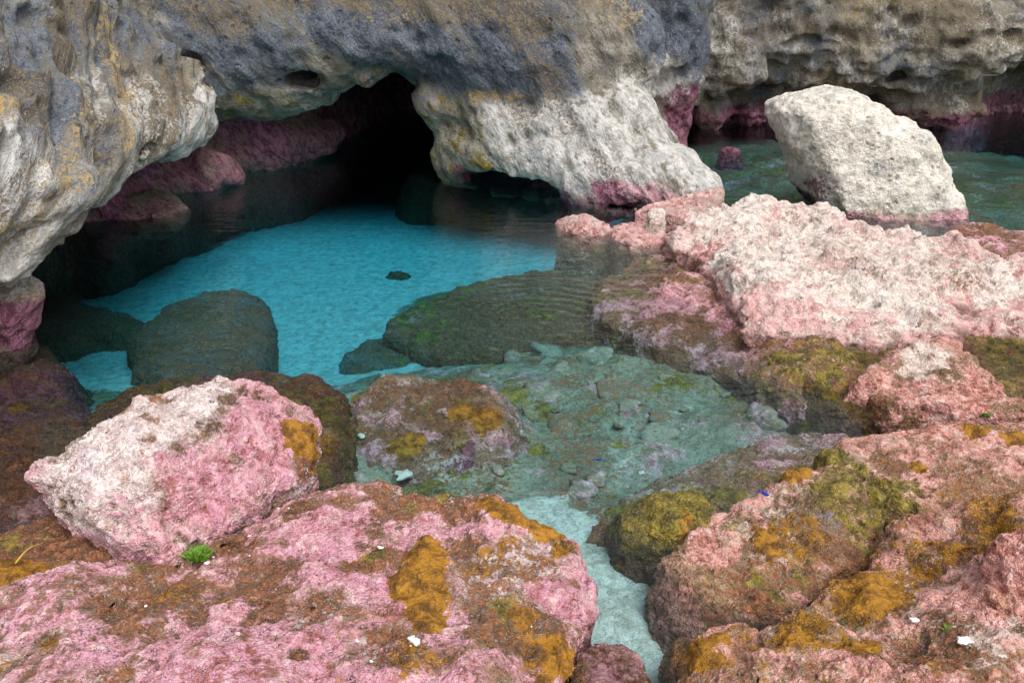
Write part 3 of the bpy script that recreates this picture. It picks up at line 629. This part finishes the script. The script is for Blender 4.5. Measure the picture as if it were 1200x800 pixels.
# a cleft flank facing left and a flat crown
nrm = np.array([-.72, -.62, -.30]); nrm /= np.linalg.norm(nrm); pt = at(960, 185, 8.25)
F = smax(F, (Xg-pt[0])*nrm[0]+(Yg-pt[1])*nrm[1]+(Zg-pt[2])*nrm[2], .06)
V, Q = nets(close(F), (ax[0][0], ax[1][0], ax[2][0]), h); N = normals(V, Q)
V = V+N*(fbm(V, 2.0, 4, 71)*.09+fbm(V, 6, 4, 72, billow=True)*.03+fbm(V, 15, 2, 73)*.012)[:, None]
V = hollows(V, Q, 40, (.03, .11), .5, 9, (V.min(0), V.max(0)), (1, 1, 1.3))
def paint_boulder(V, w):
    n = fbm(V, 2, 4, 75); w[:, 3] = np.clip(.95+.3*n, 0, 1.2); w[:, 2] = np.clip(.03+.35*fbm(V, 3, 3, 74), 0, .4)
    low = sstep(.12, .04, V[:, 2]+.10*n); w[:, 0] = low*.5; w[:, 6] = low*.5; w[:, 3] *= 1-low*.8
    add(w, V, 'purple', at(945, 225, 8.3), (.35, .5, .16), .6, 4); add(w, V, 'slate', at(940, 190, 8.3), (.35, .6, .45), .40, 6); w[:, 2] *= .5; w[:, 5] = np.clip(.1+.5*fbm(V, 3, 4, 79), 0, .4)  # left flank's shading put into slate with its grey streaks, then overwritten
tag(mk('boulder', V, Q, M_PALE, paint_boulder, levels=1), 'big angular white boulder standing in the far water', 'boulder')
slab('submerged_rock', 'small purple rock breaking the water left of the white boulder',
     [(842, 172, 0), (858, 170, 0), (872, 174, 0), (866, 178, 0), (846, 177, 0)], [(846, 175, -.02), (857, 173, .03), (866, 176, -.01)], .05, zb=-.6, k=.06, flare=.15, disp=(.02, .02, .01),
     paint=pnt(purple=1.0, var=.2, seed=29), seed=29)
# --- small pink and white rocks at the buttress foot
for i, (lab, ol, ct, pk, wh) in enumerate([
    ('small white topped pink rock at the water edge below the buttress notch', [(648, 264, 0), (662, 248, .12), (680, 240, .2), (706, 246, .2), (716, 258, .1), (725, 274, 0), (690, 278, 0), (660, 274, 0)],
     [(662, 256, .1), (683, 246, .2), (702, 250, .18), (715, 266, .06), (685, 270, .08)], .55, .45),
    ('flat pink brown rock beside the small white topped rock at the water edge', [(712, 266, .04), (730, 256, .1), (765, 258, .1), (790, 272, .08), (788, 290, 0), (745, 290, 0), (718, 282, 0)],
     [(722, 268, .08), (745, 263, .12), (775, 272, .1), (760, 284, .06)], .8, .1),
    ('small rounded white rock against the left end of the pale shelf', [(756, 262, .12), (765, 251, .2), (778, 252, .2), (782, 266, .1), (775, 274, .06), (760, 273, .06)],
     [(762, 262, .18), (771, 256, .22), (777, 265, .16)], .2, .8),
    ('small pale pointed rock lying on the flat pink rock', [(734, 272, .12), (752, 264, .16), (764, 272, .12), (755, 278, .1)], [(742, 271, .16), (755, 269, .19), (757, 275, .14)], .3, .7),
    ('rough grey pink rock wedged between buttress and pale shelf', [(735, 252, .1), (770, 238, .2), (820, 225, .3), (850, 222, .32), (850, 245, .2), (800, 262, .1), (760, 258, .06)],
     [(755, 252, .16), (790, 242, .24), (830, 232, .32), (830, 248, .24), (785, 256, .16)], .55, .35)]):
    slab('shore_rock', lab, ol, ct, .03, zb=-.8, zs=.75, flare=.0, k=.06, warp=.03, disp=(.03, .025, .012), mat=M_SHELF, paint=pnt(pink=pk, white=wh, brown=.1, var=.35, seed=31+i, low=(.04, dict(pink=.8, brown=.35)), sub=True), seed=31+i)
# --- left reef behind the pink boulder
slab('reef_rock', 'dark purple brown reef rock below the pillar of the overhang',
     [(-150, 420, -.1), (-20, 392, -.1), (45, 395, -.1), (78, 430, -.12), (84, 462, -.12), (110, 480, -.12), (110, 560, -.1), (60, 620, 0), (-20, 700, 0), (-200, 700, 0)],
     [(-60, 440, -.06), (30, 410, -.12), (65, 450, -.12), (40, 500, -.07), (20, 570, -.03), (80, 530, -.12), (-60, 600, -.02), (-100, 680, 0)],
     .03, zb=-.7, k=.1, flare=.4, warp=.09, disp=(.08, .05, .018), paint=pnt(brown=.50, purple=.62, olive=.2, slate=.35, var=.5, seed=41, wetline=.04, patches=[('pink', 35, 590, 0, .12, .6), ('ochre', 25, 470, -.06, .1, .6)]), seed=41)
slab('reef_rock', 'brown submerged rock lying behind the pink white boulder',
     [(85, 478, -.1), (130, 455, -.1), (200, 442, -.1), (290, 428, -.08), (350, 432, -.08), (400, 452, -.08), (408, 500, -.08), (390, 560, -.05), (300, 600, 0), (120, 580, -.05)],
     [(110, 470, -.14), (200, 450, -.13), (290, 438, -.08), (360, 445, -.06), (390, 490, -.05), (380, 530, -.04), (250, 500, -.05), (150, 540, -.08)],
     .028, zb=-.7, k=.08, flare=.4, warp=.06, disp=(.06, .04, .016), paint=pnt(brown=.48, olive=.36, purple=.42, white=.15, var=.55, seed=43, wetline=-.05, patches=[('purple', 300, 432, -.08, .14, .8), ('ochre', 365, 520, -.03, .15, .8)]), seed=43)
slab('reef_rock', 'flat mottled rock just under water with yellow patches right of the pink boulder',
     [(400, 462, -.06), (440, 434, -.06), (510, 428, -.05), (566, 444, -.05), (603, 472, -.05), (592, 502, -.08), (540, 535, -.1), (480, 540, -.1), (430, 535, -.1), (410, 500, -.08)],
     [(415, 470, -.13), (460, 442, -.10), (520, 438, -.08), (575, 460, -.07), (590, 485, -.09), (540, 500, -.10), (480, 480, -.09), (440, 510, -.17), (520, 530, -.18)],
     .024, zb=-.6, k=.12, flare=.7, warp=.07, disp=(.05, .04, .014), paint=pnt(brown=.42, pink=.42, olive=.28, white=.3, var=.6, seed=45, patches=[('purple', 530, 525, -.08, .18, .7), ('pink', 480, 535, -.1, .15, .6)]),
     mats=[('ochre', [(545, 490, -.06), (560, 474, -.06), (585, 474, -.06), (590, 488, -.06), (575, 497, -.06)]), ('ochre', [(523, 470, -.02), (545, 463, -.02), (552, 472, -.02), (535, 478, -.02)]),
           ('ochre', [(450, 500, -.05), (470, 490, -.05), (500, 492, -.05), (490, 504, -.05), (465, 508, -.05)])], seed=45)
# --- right foreground
slab('reef_rock', 'yellow green algae covered dome rock at the end of the sand channel',
     [(714, 608, -.1), (724, 588, -.05), (760, 578, 0), (810, 578, .02), (846, 598, .02), (840, 640, 0), (795, 660, -.1), (758, 662, -.12), (732, 648, -.12), (720, 628, -.12)],
     [(715, 610, -.08), (750, 592, .02), (800, 590, .07), (835, 610, .06), (810, 640, .06), (760, 650, 0), (730, 635, -.03), (775, 615, .07)],
     .02, zb=-.6, k=.10, flare=.1, warp=.04, disp=(.05, .035, .012), paint=pnt(olive=1.1, brown=.15, var=.3, seed=47, wetline=-.06, low=(-.08, dict(brown=.6, olive=.3)), patches=[('brown', 712, 600, -.05, .12, .9)]),
     mats=[('ochre', [(792, 604, .08), (806, 590, .08), (818, 600, .08), (812, 625, .08), (798, 632, .08)])], levels=1, seed=47)
slab('reef_rock', 'grey green submerged bank behind the yellow green dome rock',
     [(690, 600, -.2), (740, 565, -.2), (830, 540, -.18), (900, 512, -.15), (960, 498, -.1), (1010, 505, -.05), (1000, 560, -.05), (900, 590, -.05), (820, 600, -.1), (740, 620, -.2)],
     [(710, 600, -.22), (760, 570, -.17), (840, 548, -.14), (910, 522, -.12), (970, 510, -.06), (940, 550, -.04), (850, 575, -.08), (780, 590, -.12)],
     .026, zb=-.6, k=.08, flare=.4, warp=.06, paint=pnt(brown=.40, olive=.36, pink=.22, white=.3, var=.55, seed=49), seed=49)
slab('reef_rock', 'low wet mottled rock with ochre streaks between dome rock and pink outcrop',
     [(790, 660, -.05), (800, 625, .05), (850, 590, .08), (920, 560, .08), (975, 545, .1), (1020, 570, .1), (1045, 610, .1), (1020, 660, .08), (960, 695, .06), (900, 715, .05), (830, 735, .0), (800, 742, -.1), (768, 730, -.12), (762, 700, -.1), (776, 672, -.08)],
     [(800, 650, .04), (830, 610, .1), (900, 580, .1), (980, 570, .12), (1020, 610, .12), (960, 650, .07), (890, 660, .09), (830, 690, .05), (780, 700, -.02), (765, 725, -.1), (860, 715, .03), (880, 620, .12), (1000, 660, .05)],
     .022, zb=-.6, k=.09, flare=.12, warp=.05, disp=(.06, .04, .014), mat=M_SALMON, paint=pnt(brown=.40, pink=.54, olive=.30, white=.30, var=.6, seed=51, wetline=-.02,
     patches=[('pink', 840, 630, .1, .14, .9), ('white', 860, 620, .1, .1, .6), ('pink', 780, 705, -.03, .12, .7), ('ochre', 930, 625, .1, .16, .6), ('olive', 1000, 600, .1, .2, .6), ('slate', 960, 620, .1, .14, .5)]),
     mats=[('ochre', [(880, 620, .12), (897, 612, .12), (912, 635, .1), (935, 650, .1), (955, 655, .09), (940, 664, .09), (910, 652, .1), (890, 640, .1)]), ('ochre', [(905, 560, .1), (930, 540, .1), (955, 540, .1), (950, 565, .1), (920, 570, .1)])], levels=1, seed=51)
slab('ledge_rock', 'smooth tan pink slab with an olive rim above the low mottled rock',
     [(942, 530, .12), (965, 508, .2), (1010, 496, .24), (1080, 500, .24), (1200, 492, .26), (1330, 500, .26), (1330, 610, .24), (1180, 605, .22), (1075, 590, .2), (1020, 588, .14), (970, 568, .1)],
     [(955, 530, .18), (1000, 510, .25), (1080, 515, .26), (1200, 510, .28), (1200, 580, .27), (1090, 570, .24), (1030, 570, .2), (980, 555, .17), (1300, 560, .28)],
     .022, zb=-.5, k=.10, flare=.05, warp=.05, disp=(.05, .03, .012), mat=M_SALMON, paint=pnt(pink=.58, brown=.36, white=.26, ochre=.18, olive=.2, var=.45, seed=53, wetline=.03, patches=[('olive', 965, 540, .15, .14, 1.0), ('olive', 1010, 575, .15, .16, .9),
     ('olive', 1050, 585, .18, .14, .7), ('ochre', 1050, 545, .25, .06, .7), ('ochre', 1080, 540, .25, .05, .8), ('brown', 1150, 560, .26, .2, .5)]),
     mats=[('olive', [(945, 540, .14), (958, 518, .2), (980, 520, .2), (985, 545, .17), (1020, 572, .16), (1010, 585, .14), (970, 565, .12)]), ('ochre', [(1128, 500, .27), (1150, 495, .27), (1165, 503, .27), (1145, 510, .27)]), ('ochre', [(1172, 508, .28), (1200, 503, .28), (1225, 512, .28), (1195, 520, .28)])], levels=1, seed=53)
slab('outcrop_rock', 'pink crusted rough rock outcrop filling the near right corner',
     [(1042, 600, .2), (1080, 592, .26), (1180, 600, .3), (1340, 590, .32), (1500, 700, .32), (1500, 1000, .32), (900, 1000, .3), (862, 860, .2), (880, 770, .15), (900, 722, .16), (960, 696, .14), (1015, 668, .14), (1035, 630, .16)],
     [(1060, 610, .26), (1120, 605, .32), (1220, 620, .36), (1050, 660, .25), (990, 700, .22), (920, 740, .22), (900, 800, .24), (1000, 760, .30), (1100, 700, .34), (1200, 700, .42), (1180, 780, .42), (1060, 820, .36), (950, 900, .32), (1200, 900, .45), (1100, 650, .30)],
     .023, zb=-.5, k=.08, flare=.1, warp=.06, disp=(.10, .06, .018), mat=M_SALMON, paint=pnt(pink=.80, brown=.30, white=.22, ochre=.32, olive=.2, var=.55, seed=55, patches=[('ochre', 1020, 690, .24, .14, .9), ('ochre', 930, 735, .22, .12, .8),
     ('ochre', 1010, 745, .28, .08, .9), ('brown', 1110, 640, .32, .16, .85), ('brown', 1080, 740, .33, .2, .8), ('brown', 1170, 620, .34, .12, .8), ('white', 1180, 740, .42, .16, .7), ('pink', 1180, 660, .38, .2, 1.0), ('olive', 960, 720, .2, .14, .5), ('brown', 960, 790, .28, .12, .7)]),
     cuts=[((1135, 690, .38), (1200, 712, .4), .025, 1.5), ((1050, 770, .33), (1075, 730, .33), .02, 1.5), ((1075, 730, .33), (1190, 712, .4), .014, 1.4), ((1090, 650, .31), (1150, 640, .34), .03, 1.2), ((900, 790, .22), (960, 735, .24), .02, 1.5)],
     mats=[('ochre', [(990, 690, .24), (1010, 660, .24), (1040, 655, .25), (1060, 680, .27), (1040, 705, .27), (1005, 710, .25)]), ('ochre', [(990, 745, .27), (1010, 738, .28), (1030, 748, .29), (1020, 758, .29), (998, 756, .28)])], levels=1, seed=55)
slab('outcrop_rock', 'rounded pink hump rising at the right frame edge of the near outcrop',
     [(1142, 672, .36), (1160, 645, .44), (1200, 635, .46), (1290, 650, .46), (1300, 720, .4), (1220, 712, .38), (1165, 700, .36)], [(1160, 670, .46), (1195, 650, .52), (1240, 670, .52), (1200, 695, .46)],
     .02, zb=.15, k=.07, warp=.03, disp=(.04, .03, .014), mat=M_SALMON, paint=pnt(pink=.95, white=.25, brown=.1, var=.3, seed=57), seed=57)
slab('outcrop_rock', 'orange and pink mottled rock at the near end of the sand channel',
     [(778, 760, -.05), (800, 738, .05), (835, 722, .1), (878, 720, .12), (890, 750, .12), (884, 800, .1), (880, 880, .1), (790, 880, -.1), (772, 810, -.1)],
     [(795, 765, .05), (830, 738, .14), (870, 735, .15), (870, 800, .16), (820, 800, .12), (840, 860, .14), (795, 850, 0)],
     .02, zb=-.5, k=.08, flare=.08, warp=.04, mat=M_SALMON, paint=pnt(brown=.45, pink=.42, ochre=.35, olive=.2, var=.5, seed=59, wetline=.05),
     mats=[('ochre', [(800, 760, .06), (825, 740, .12), (850, 735, .14), (862, 750, .14), (845, 772, .13), (815, 785, .1)])], levels=1, seed=59)
slab('channel_rock', 'small rounded pink olive rock in the sand channel at the bottom edge',
     [(664, 800, -.1), (680, 765, -.02), (712, 746, .03), (738, 758, 0), (756, 800, -.1), (765, 860, -.15), (670, 870, -.12)], [(690, 780, .04), (712, 758, .06), (735, 785, .04), (710, 830, .06)],
     .018, zb=-.5, k=.09, warp=.03, disp=(.03, .03, .012), paint=pnt(brown=.5, pink=.5, olive=.42, white=.1, var=.5, seed=61, wetline=.06), seed=61)
slab('channel_rock', 'little dark stone wedged between pink slab and dome rock in the channel',
     [(672, 638, -.25), (690, 622, -.2), (712, 618, -.2), (722, 640, -.22), (705, 652, -.28), (685, 650, -.28)], [(685, 636, -.24), (702, 628, -.2), (705, 642, -.24)], .02, zb=-.6, k=.05, warp=.03,
     disp=(.02, .02, .01), paint=pnt(brown=.7, olive=.3, slate=.3, seed=63), seed=63)
# --- left foreground
slab('foreground_slab', 'wide pink crusted slab with ochre algae streak in the near foreground',
     [(-200, 720, .15), (0, 690, .14), (60, 672, .16), (110, 650, .18), (200, 640, .2), (300, 600, .2), (370, 572, .18), (420, 566, .15), (470, 578, .15), (540, 590, .15), (600, 596, .16), (650, 622, .15), (688, 668, .12), (700, 712, .1), (690, 748, .05), (664, 790, 0), (650, 1000, .1), (-200, 1000, .2)],
     [(0, 720, .22), (100, 690, .22), (200, 670, .22), (240, 645, .17), (300, 625, .2), (370, 590, .22), (440, 590, .22), (520, 610, .23), (600, 615, .22), (650, 650, .20), (670, 710, .17), (640, 780, .19), (500, 690, .25), (400, 680, .25), (300, 720, .27), (150, 760, .30), (500, 800, .27), (350, 850, .30), (0, 850, .32), (600, 900, .22), (160, 720, .2)],
     .023, zb=-.6, k=.07, flare=-.05, warp=.05, disp=(.07, .045, .016),
     paint=pnt(pink=.72, brown=.44, white=.18, olive=.2, ochre=.14, var=.55, seed=65, wetline=.10, sub=True, low=(.06, dict(pink=.5, brown=.6)), patches=[('brown', 440, 640, .24, .14, .85), ('brown', 470, 590, .2, .16, .8), ('brown', 180, 700, .22, .13, .85), ('brown', 280, 640, .18, .12, .9),
      ('brown', 450, 760, .26, .14, .8), ('brown', 560, 590, .2, .2, .8), ('brown', 610, 730, .2, .2, .55), ('brown', 600, 670, .22, .22, .5), ('brown', 530, 745, .25, .2, .55), ('brown', 420, 700, .25, .1, .6), ('brown', 350, 600, .2, .12, .9), ('brown', 560, 660, .23, .22, .5), ('pink', 390, 620, .23, .2, 1.0), ('pink', 660, 700, .18, .12, 1.0), ('white', 170, 690, .2, .05, .4), ('olive', 190, 610, .2, .05, .3),
      ('ochre', 60, 745, .25, .06, .6), ('ochre', 660, 640, .2, .06, .8)]),
     cuts=[((350, 765, .27), (445, 741, .26), .030, 1.2), ((130, 720, .22), (175, 688, .2), .03, 1.4), ((175, 688, .2), (235, 655, .18), .035, 1.4), ((235, 655, .18), (330, 610, .2), .03, 1.5), ((395, 760, .26), (470, 775, .26), .014, 1.5)],
     mats=[('ochre', [(460, 672, .24), (474, 640, .24), (482, 618, .24), (512, 620, .24), (540, 645, .24), (520, 662, .24), (522, 690, .25), (508, 700, .25), (518, 726, .25), (500, 738, .26), (482, 728, .26), (478, 705, .25), (466, 690, .25)]),
           ('ochre', [(550, 596, .22), (590, 594, .21), (640, 615, .2), (662, 632, .19), (630, 630, .21), (580, 612, .22)]),
           ('ochre', [(632, 765, .19), (645, 742, .19), (665, 745, .18), (672, 765, .16), (650, 800, .18), (630, 800, .19)]),
           ('ochre', [(600, 722, .21), (615, 714, .21), (628, 720, .2), (614, 727, .21)])], levels=1, seed=65)
slab('foreground_boulder', 'pink and white crusted boulder leaning over the near pool edge',
     [(24, 548, .40), (60, 524, .46), (100, 500, .5), (165, 462, .54), (235, 438, .56), (300, 446, .5), (350, 466, .42), (385, 492, .3), (384, 530, .2), (368, 572, .16), (310, 602, .18), (240, 632, .2), (195, 655, .2), (150, 655, .18), (112, 640, .22), (90, 600, .3), (60, 578, .34)],
     [(40, 548, .42), (100, 508, .51), (170, 470, .55), (240, 448, .57), (310, 458, .50), (355, 480, .42), (375, 520, .30), (120, 570, .49), (200, 520, .56), (270, 510, .52), (320, 540, .33), (340, 580, .20), (220, 600, .29), (160, 630, .25), (260, 610, .22), (100, 600, .39), (180, 560, .44)],
     .02, zb=-.3, k=.07, flare=-.16, warp=.04, disp=(.07, .05, .016),
     paint=pnt(pink=.62, white=.55, var=.3, brown=.04, seed=67, sub=True, patches=[('white', 130, 530, .5, .30, .8), ('white', 220, 470, .56, .25, .7), ('white', 90, 560, .45, .2, .9), ('pink', 320, 500, .45, .25, 1.1), ('pink', 250, 580, .38, .25, 1.0), ('pink', 160, 610, .35, .14, 1.0),
      ('olive', 205, 555, .48, .05, .6), ('olive', 350, 480, .42, .05, .5), ('purple', 135, 585, .46, .07, .8), ('brown', 370, 545, .24, .12, .8), ('brown', 240, 505, .55, .06, .5), ('pink', 100, 560, .45, (.3, .3, .3), -.6), ('pink', 130, 520, .5, (.28, .28, .3), -.5), ('pink', 215, 465, .55, (.2, .2, .2), -.5)]),
     cuts=[((126, 578, .47), (152, 590, .44), .05, 1.0), ((168, 582, .46), (172, 578, .46), .018, 1.0)],
     mats=[('ochre', [(335, 520, .3), (360, 505, .32), (385, 508, .27), (384, 530, .22), (360, 540, .26), (340, 535, .3)])], levels=1, seed=67, cat='boulder')
slab('reef_rock', 'brown wet rock with orange algae at the left edge beside the pink slab',
     [(-160, 640, .05), (0, 622, .06), (60, 598, .08), (110, 610, .1), (150, 640, .12), (120, 668, .14), (60, 690, .14), (0, 712, .14), (-160, 740, .14)],
     [(-60, 660, .12), (20, 630, .08), (70, 610, .12), (110, 635, .15), (70, 665, .14), (10, 680, .15), (-80, 700, .16)],
     .022, zb=-.5, k=.06, warp=.05, disp=(.05, .04, .014), paint=pnt(brown=.85, olive=.25, pink=.2, var=.5, seed=69, wetline=.05),
     mats=[('ochre', [(-80, 668, .14), (0, 655, .14), (40, 658, .14), (66, 664, .14), (45, 680, .14), (10, 695, .15), (-80, 705, .15)])], levels=1, seed=69)

# ------------------------------------------------------------------ stones on the shallow pool floor
def stone_mesh(seed, n1=14, n2=9):
    th = np.linspace(0, 2*np.pi, n1, endpoint=False); ph = np.linspace(.004, np.pi-.004, n2)
    T, Ph = np.meshgrid(th, ph, indexing='ij')
    V = np.stack([np.cos(T)*np.sin(Ph), np.sin(T)*np.sin(Ph), np.cos(Ph)*.55], -1).reshape(-1, 3)
    V = np.sign(V)*np.abs(V)**.8*(1+fbm(V, 1.5, 3, seed)*.8+fbm(V, 4, 2, seed+1)*.25)[:, None]
    i = np.arange(n1*n2).reshape(n1, n2); j = np.roll(i, -1, 0)
    Q = np.stack([i[:, :-1], i[:, 1:], j[:, 1:], j[:, :-1]], -1).reshape(-1, 4)
    return V, Q
rnd = random.Random(11); protos = []
pal = [dict(brown=.5), dict(olive=.45, brown=.3), dict(pink=.35, brown=.3), dict(olive=.3), dict(olive=.5, white=.25), dict(slate=.3), dict(brown=.5, pink=.2), dict(white=.3)]
M_STONE = rock_material('floor_stone', base=((.19, .17, .12), (.40, .37, .28)), disp=.25, knob=.3, pits=0)
for s in range(16):
    Vs, Qs = stone_mesh(100+s); d_ = pal[s % len(pal)]
    w = np.zeros((len(Vs), 8)); 
    for kk, vv in d_.items(): w[:, CH.index(kk)] = vv
    protos.append((Vs, Qs, w))
floor = smooth_poly([P(px, py, -.35)[:2] for px, py in [(520, 430), (640, 400), (740, 410), (850, 445), (960, 480), (980, 500), (900, 530), (760, 575), (690, 600), (600, 590), (560, 560), (600, 500)]])
first = {}; ns = 0; tries = 0; placed = []
lo, hi = floor.min(0), floor.max(0)
while ns < 70 and tries < 9000:
    tries += 1; x, y = rnd.uniform(lo[0], hi[0]), rnd.uniform(lo[1], hi[1])
    if poly_sdf(np.array([x]), np.array([y]), floor)[0] > -.02: continue
    r = rnd.choice([.025, .03, .04, .05, .07, .10, .13]); 
    if any((x-a)**2+(y-b)**2 < (.8*(r+c))**2 for a, b, c in placed): continue
    placed.append((x, y, r)); s = rnd.randrange(16)
    if s not in first:
        o = mk('stone', protos[s][0]*np.array([1, 1, 1]), protos[s][1], M_STONE, weights=protos[s][2]); first[s] = o
    else:
        o = first[s].copy(); COL.objects.link(o)
    o.parent = bed; o.scale = (r*rnd.uniform(.8, 1.5), r*rnd.uniform(.8, 1.2), r*rnd.uniform(.7, 1.0)); o.rotation_euler = (0, 0, rnd.uniform(0, 6.28))
    o.location = (x-bed.location.x, y-bed.location.y, bed_z(x, y)-.72*r-bed.location.z); ns += 1

# ------------------------------------------------------------------ small finds
def top_z(px, py, z0, V=None):
    return P(px, py, z0)
def on(label, px, py, z0):
    """the point of a rock's own surface met by the survey line through a spot"""
    o, V, Q, f = ROCKS[label]; d = ray(px, py); c = np.array([0, 0, CAM_H])
    r = V-c; t = r@d/(d@d); off = np.linalg.norm(r-t[:, None]*d, axis=1)
    m = np.argsort(off)[:40]; m = m[t[m] < t[m].min()+.12]; i = m[0]
    return V[m].mean(0) if len(m) < 4 else V[m[:4]].mean(0)
SLAB = 'wide pink crusted slab with ochre algae streak in the near foreground'
OUTC = 'pink crusted rough rock outcrop filling the near right corner'
def tuft(label, c, r, n, seed, mat=M_GREEN, group=None):
    """a cushion of curling blades, each a bent strip"""
    rr = random.Random(seed); V = []; Q = []
    for i in range(n):
        a = rr.uniform(0, 6.28); t = math.sqrt(rr.random())*r; bx, by = t*math.cos(a), t*math.sin(a)
        la = a+rr.uniform(-.9, .9); L_ = rr.uniform(.5, 1.0)*r*.9; wd = rr.uniform(.10, .2)*r; lean = rr.uniform(.2, 1.1)*t/r+.1
        px_, py_ = -math.sin(la), math.cos(la); tw = rr.uniform(-.6, .6); k = len(V)
        for s in range(4):
            u = s/3; ww = wd*(.6+.8*u-1.1*u*u)
            x = bx+math.cos(la)*L_*u*u*lean; y = by+math.sin(la)*L_*u*u*lean; z = -.01+L_*(u-.35*u*u*lean)
            V += [(x-px_*ww, y-py_*ww, z+tw*ww), (x+px_*ww, y+py_*ww, z-tw*ww)]
        for s in range(3): Q.append((k+2*s, k+2*s+1, k+2*s+3, k+2*s+2))
    o = mk('seaweed_tuft', np.array(V)+c, np.array(Q), mat); m = o.modifiers.new('thick', 'SOLIDIFY'); m.thickness = .0015
    return tag(o, label, 'seaweed', group)
tuft('bright green seaweed tuft in the crevice below the pink white boulder', on(SLAB, 230, 650, .2), .040, 170, 3)
tuft('tiny pale green seaweed tuft on the long low pink band', on('long low pink band of rock below the bumpy pink ledge', 1155, 482, .2), .028, 70, 5)
tuft('tiny green seaweed tuft on the near right outcrop beside white shells', on(OUTC, 1110, 738, .35), .018, 60, 6)

def shard(name, label, c, size, seed, mat=M_SHELL, cat='shell', flat=.5, group=None):
    V, Q = stone_mesh(seed, 16, 10); V = V*(1+fbm(V, 2.2, 2, seed+9)*.2)[:, None]*np.array([1, .7, flat])*size
    a = seed*1.7; R_ = np.array([[math.cos(a), -math.sin(a), 0], [math.sin(a), math.cos(a), 0], [0, 0, 1]])
    return tag(mk(name, V@R_.T+c, Q, mat), label, cat, group)
shard('shell', 'small white shell fragment below the ochre algae streak on the pink slab', on(SLAB, 484, 752, .26)+np.array([0, 0, .008]), .022, 201)
shard('shell', 'tiny white shell chip left of the ochre algae streak', on(SLAB, 445, 642, .24)+np.array([0, 0, .004]), .012, 203)
shard('shell', 'white shell fragment on the near right outcrop, the larger of two', on(OUTC, 1130, 750, .35)+np.array([0, 0, .006]), .024, 205)
shard('shell', 'white shell fragment on the near right outcrop, the smaller left one', on(OUTC, 1070, 727, .35)+np.array([0, 0, .006]), .016, 207)
shard('shell', 'tiny white chip beside the bright green seaweed tuft', on(SLAB, 243, 660, .2)+np.array([0, 0, .004]), .011, 209)
g_ = random.Random(5)
for i in range(11):
    px, py = g_.choice([(190, 695), (270, 640), (440, 640), (455, 765), (360, 600), (160, 720), (600, 720)]); px += g_.uniform(-45, 45); py += g_.uniform(-14, 14)
    shard('shell_chip', 'tiny pale shell chip caught in the brown hollows of the pink slab', on(SLAB, px, py, .2)+np.array([0, 0, .002]), g_.uniform(.003, .007), 301+i, group='shell chips on the pink slab')
for i, (px, py, sz, lab) in enumerate([(425, 508, .055, 'pale sand glimpse under water between pink boulder and flat mottled rock'), (475, 556, .06, 'pale sand glimpse under water beside the rim of the pink slab'),
        (428, 470, .025, 'thin white coral chip under water at the left end of the flat mottled rock'), (752, 553, .022, 'white coral chip on the bank behind the dome rock'), (688, 566, .016, 'pale chip on the shallow floor left of the dome rock')]):
    c = P(px, py, -.2)
    shard('pale_fragment', lab, c, sz*.8, 221+i, mat=M_CORAL_SAND, cat='coral', flat=.35)  # the two larger pieces are lumps added for pale sand showing between rocks
def fish(label, c, L_, heading):
    """a small fish: one tapering body with tail and dorsal fin"""
    prof = [(-.5, .02, .01), (-.36, .07, .03), (-.15, .20, .08), (.1, .25, .11), (.3, .19, .09), (.44, .10, .05), (.5, .02, .01)]
    V = []; Q = []; n = 10
    for x, hz, wy in prof:
        for k in range(n):
            a = 2*math.pi*k/n; V.append((x, wy*math.cos(a), hz*math.sin(a)))
    for s in range(len(prof)-1):
        for k in range(n): Q.append((s*n+k, s*n+(k+1) % n, (s+1)*n+(k+1) % n, (s+1)*n+k))
    def place(v):
        v = np.array(v)*L_; a = heading; R_ = np.array([[math.cos(a), -math.sin(a), 0], [math.sin(a), math.cos(a), 0], [0, 0, 1]]); return v@R_.T+c
    body = mk('fish', place(V), np.array(Q), M_BLUE); tag(body, label, 'fish', None)
    tail = [(-.45, .015, .03), (-.45, .015, -.03), (-.78, .012, -.22), (-.68, .012, 0), (-.78, .012, .22)]
    tv = tail+[(x, -y, z) for x, y, z in tail]
    tq = [(0, 1, 3, 3), (1, 2, 3, 3), (0, 3, 4, 4), (5, 8, 6, 6), (6, 8, 7, 7), (5, 9, 8, 8), (0, 4, 9, 5), (4, 3, 8, 9), (3, 2, 7, 8), (2, 1, 6, 7)]
    tm = bpy.data.meshes.new('tail_fin'); tm.from_pydata([tuple(p-np.array(body.location)) for p in place(tv)], [], [tuple(dict.fromkeys(q)) for q in tq]); tm.materials.append(M_BLUE)
    t = bpy.data.objects.new('tail_fin', tm); COL.objects.link(t); t.parent = body
    return body
fish('tiny bright blue fish in the wet hollow of the low mottled rock', P(896, 578, .13), .045, -.7)
fish('tiny blue fish over the shallow pool floor left of the dome rock', P(701, 538, -.12), .04, .2)

# a dry blade lying over the orange algae
a, b = P(18, 660, .19), P(50, 636, .2); n = 8; V = []; Q = []
for s in range(n):
    u = s/(n-1); p = a*(1-u)+b*u; p = p+np.array([0, 0, .02*math.sin(math.pi*u)]); wd = .0035*(1-.8*u)
    V += [p+np.array([-wd, wd, 0]), p+np.array([wd, -wd, 0]), p+np.array([0, 0, wd])]
for s in range(n-1):
    for k in range(3): Q.append((3*s+k, 3*s+(k+1) % 3, 3*s+3+(k+1) % 3, 3*s+3+k))
tag(mk('grass_blade', np.array(V), np.array(Q), M_STRAW), 'thin yellow dry blade lying across the orange algae at left edge', 'blade')
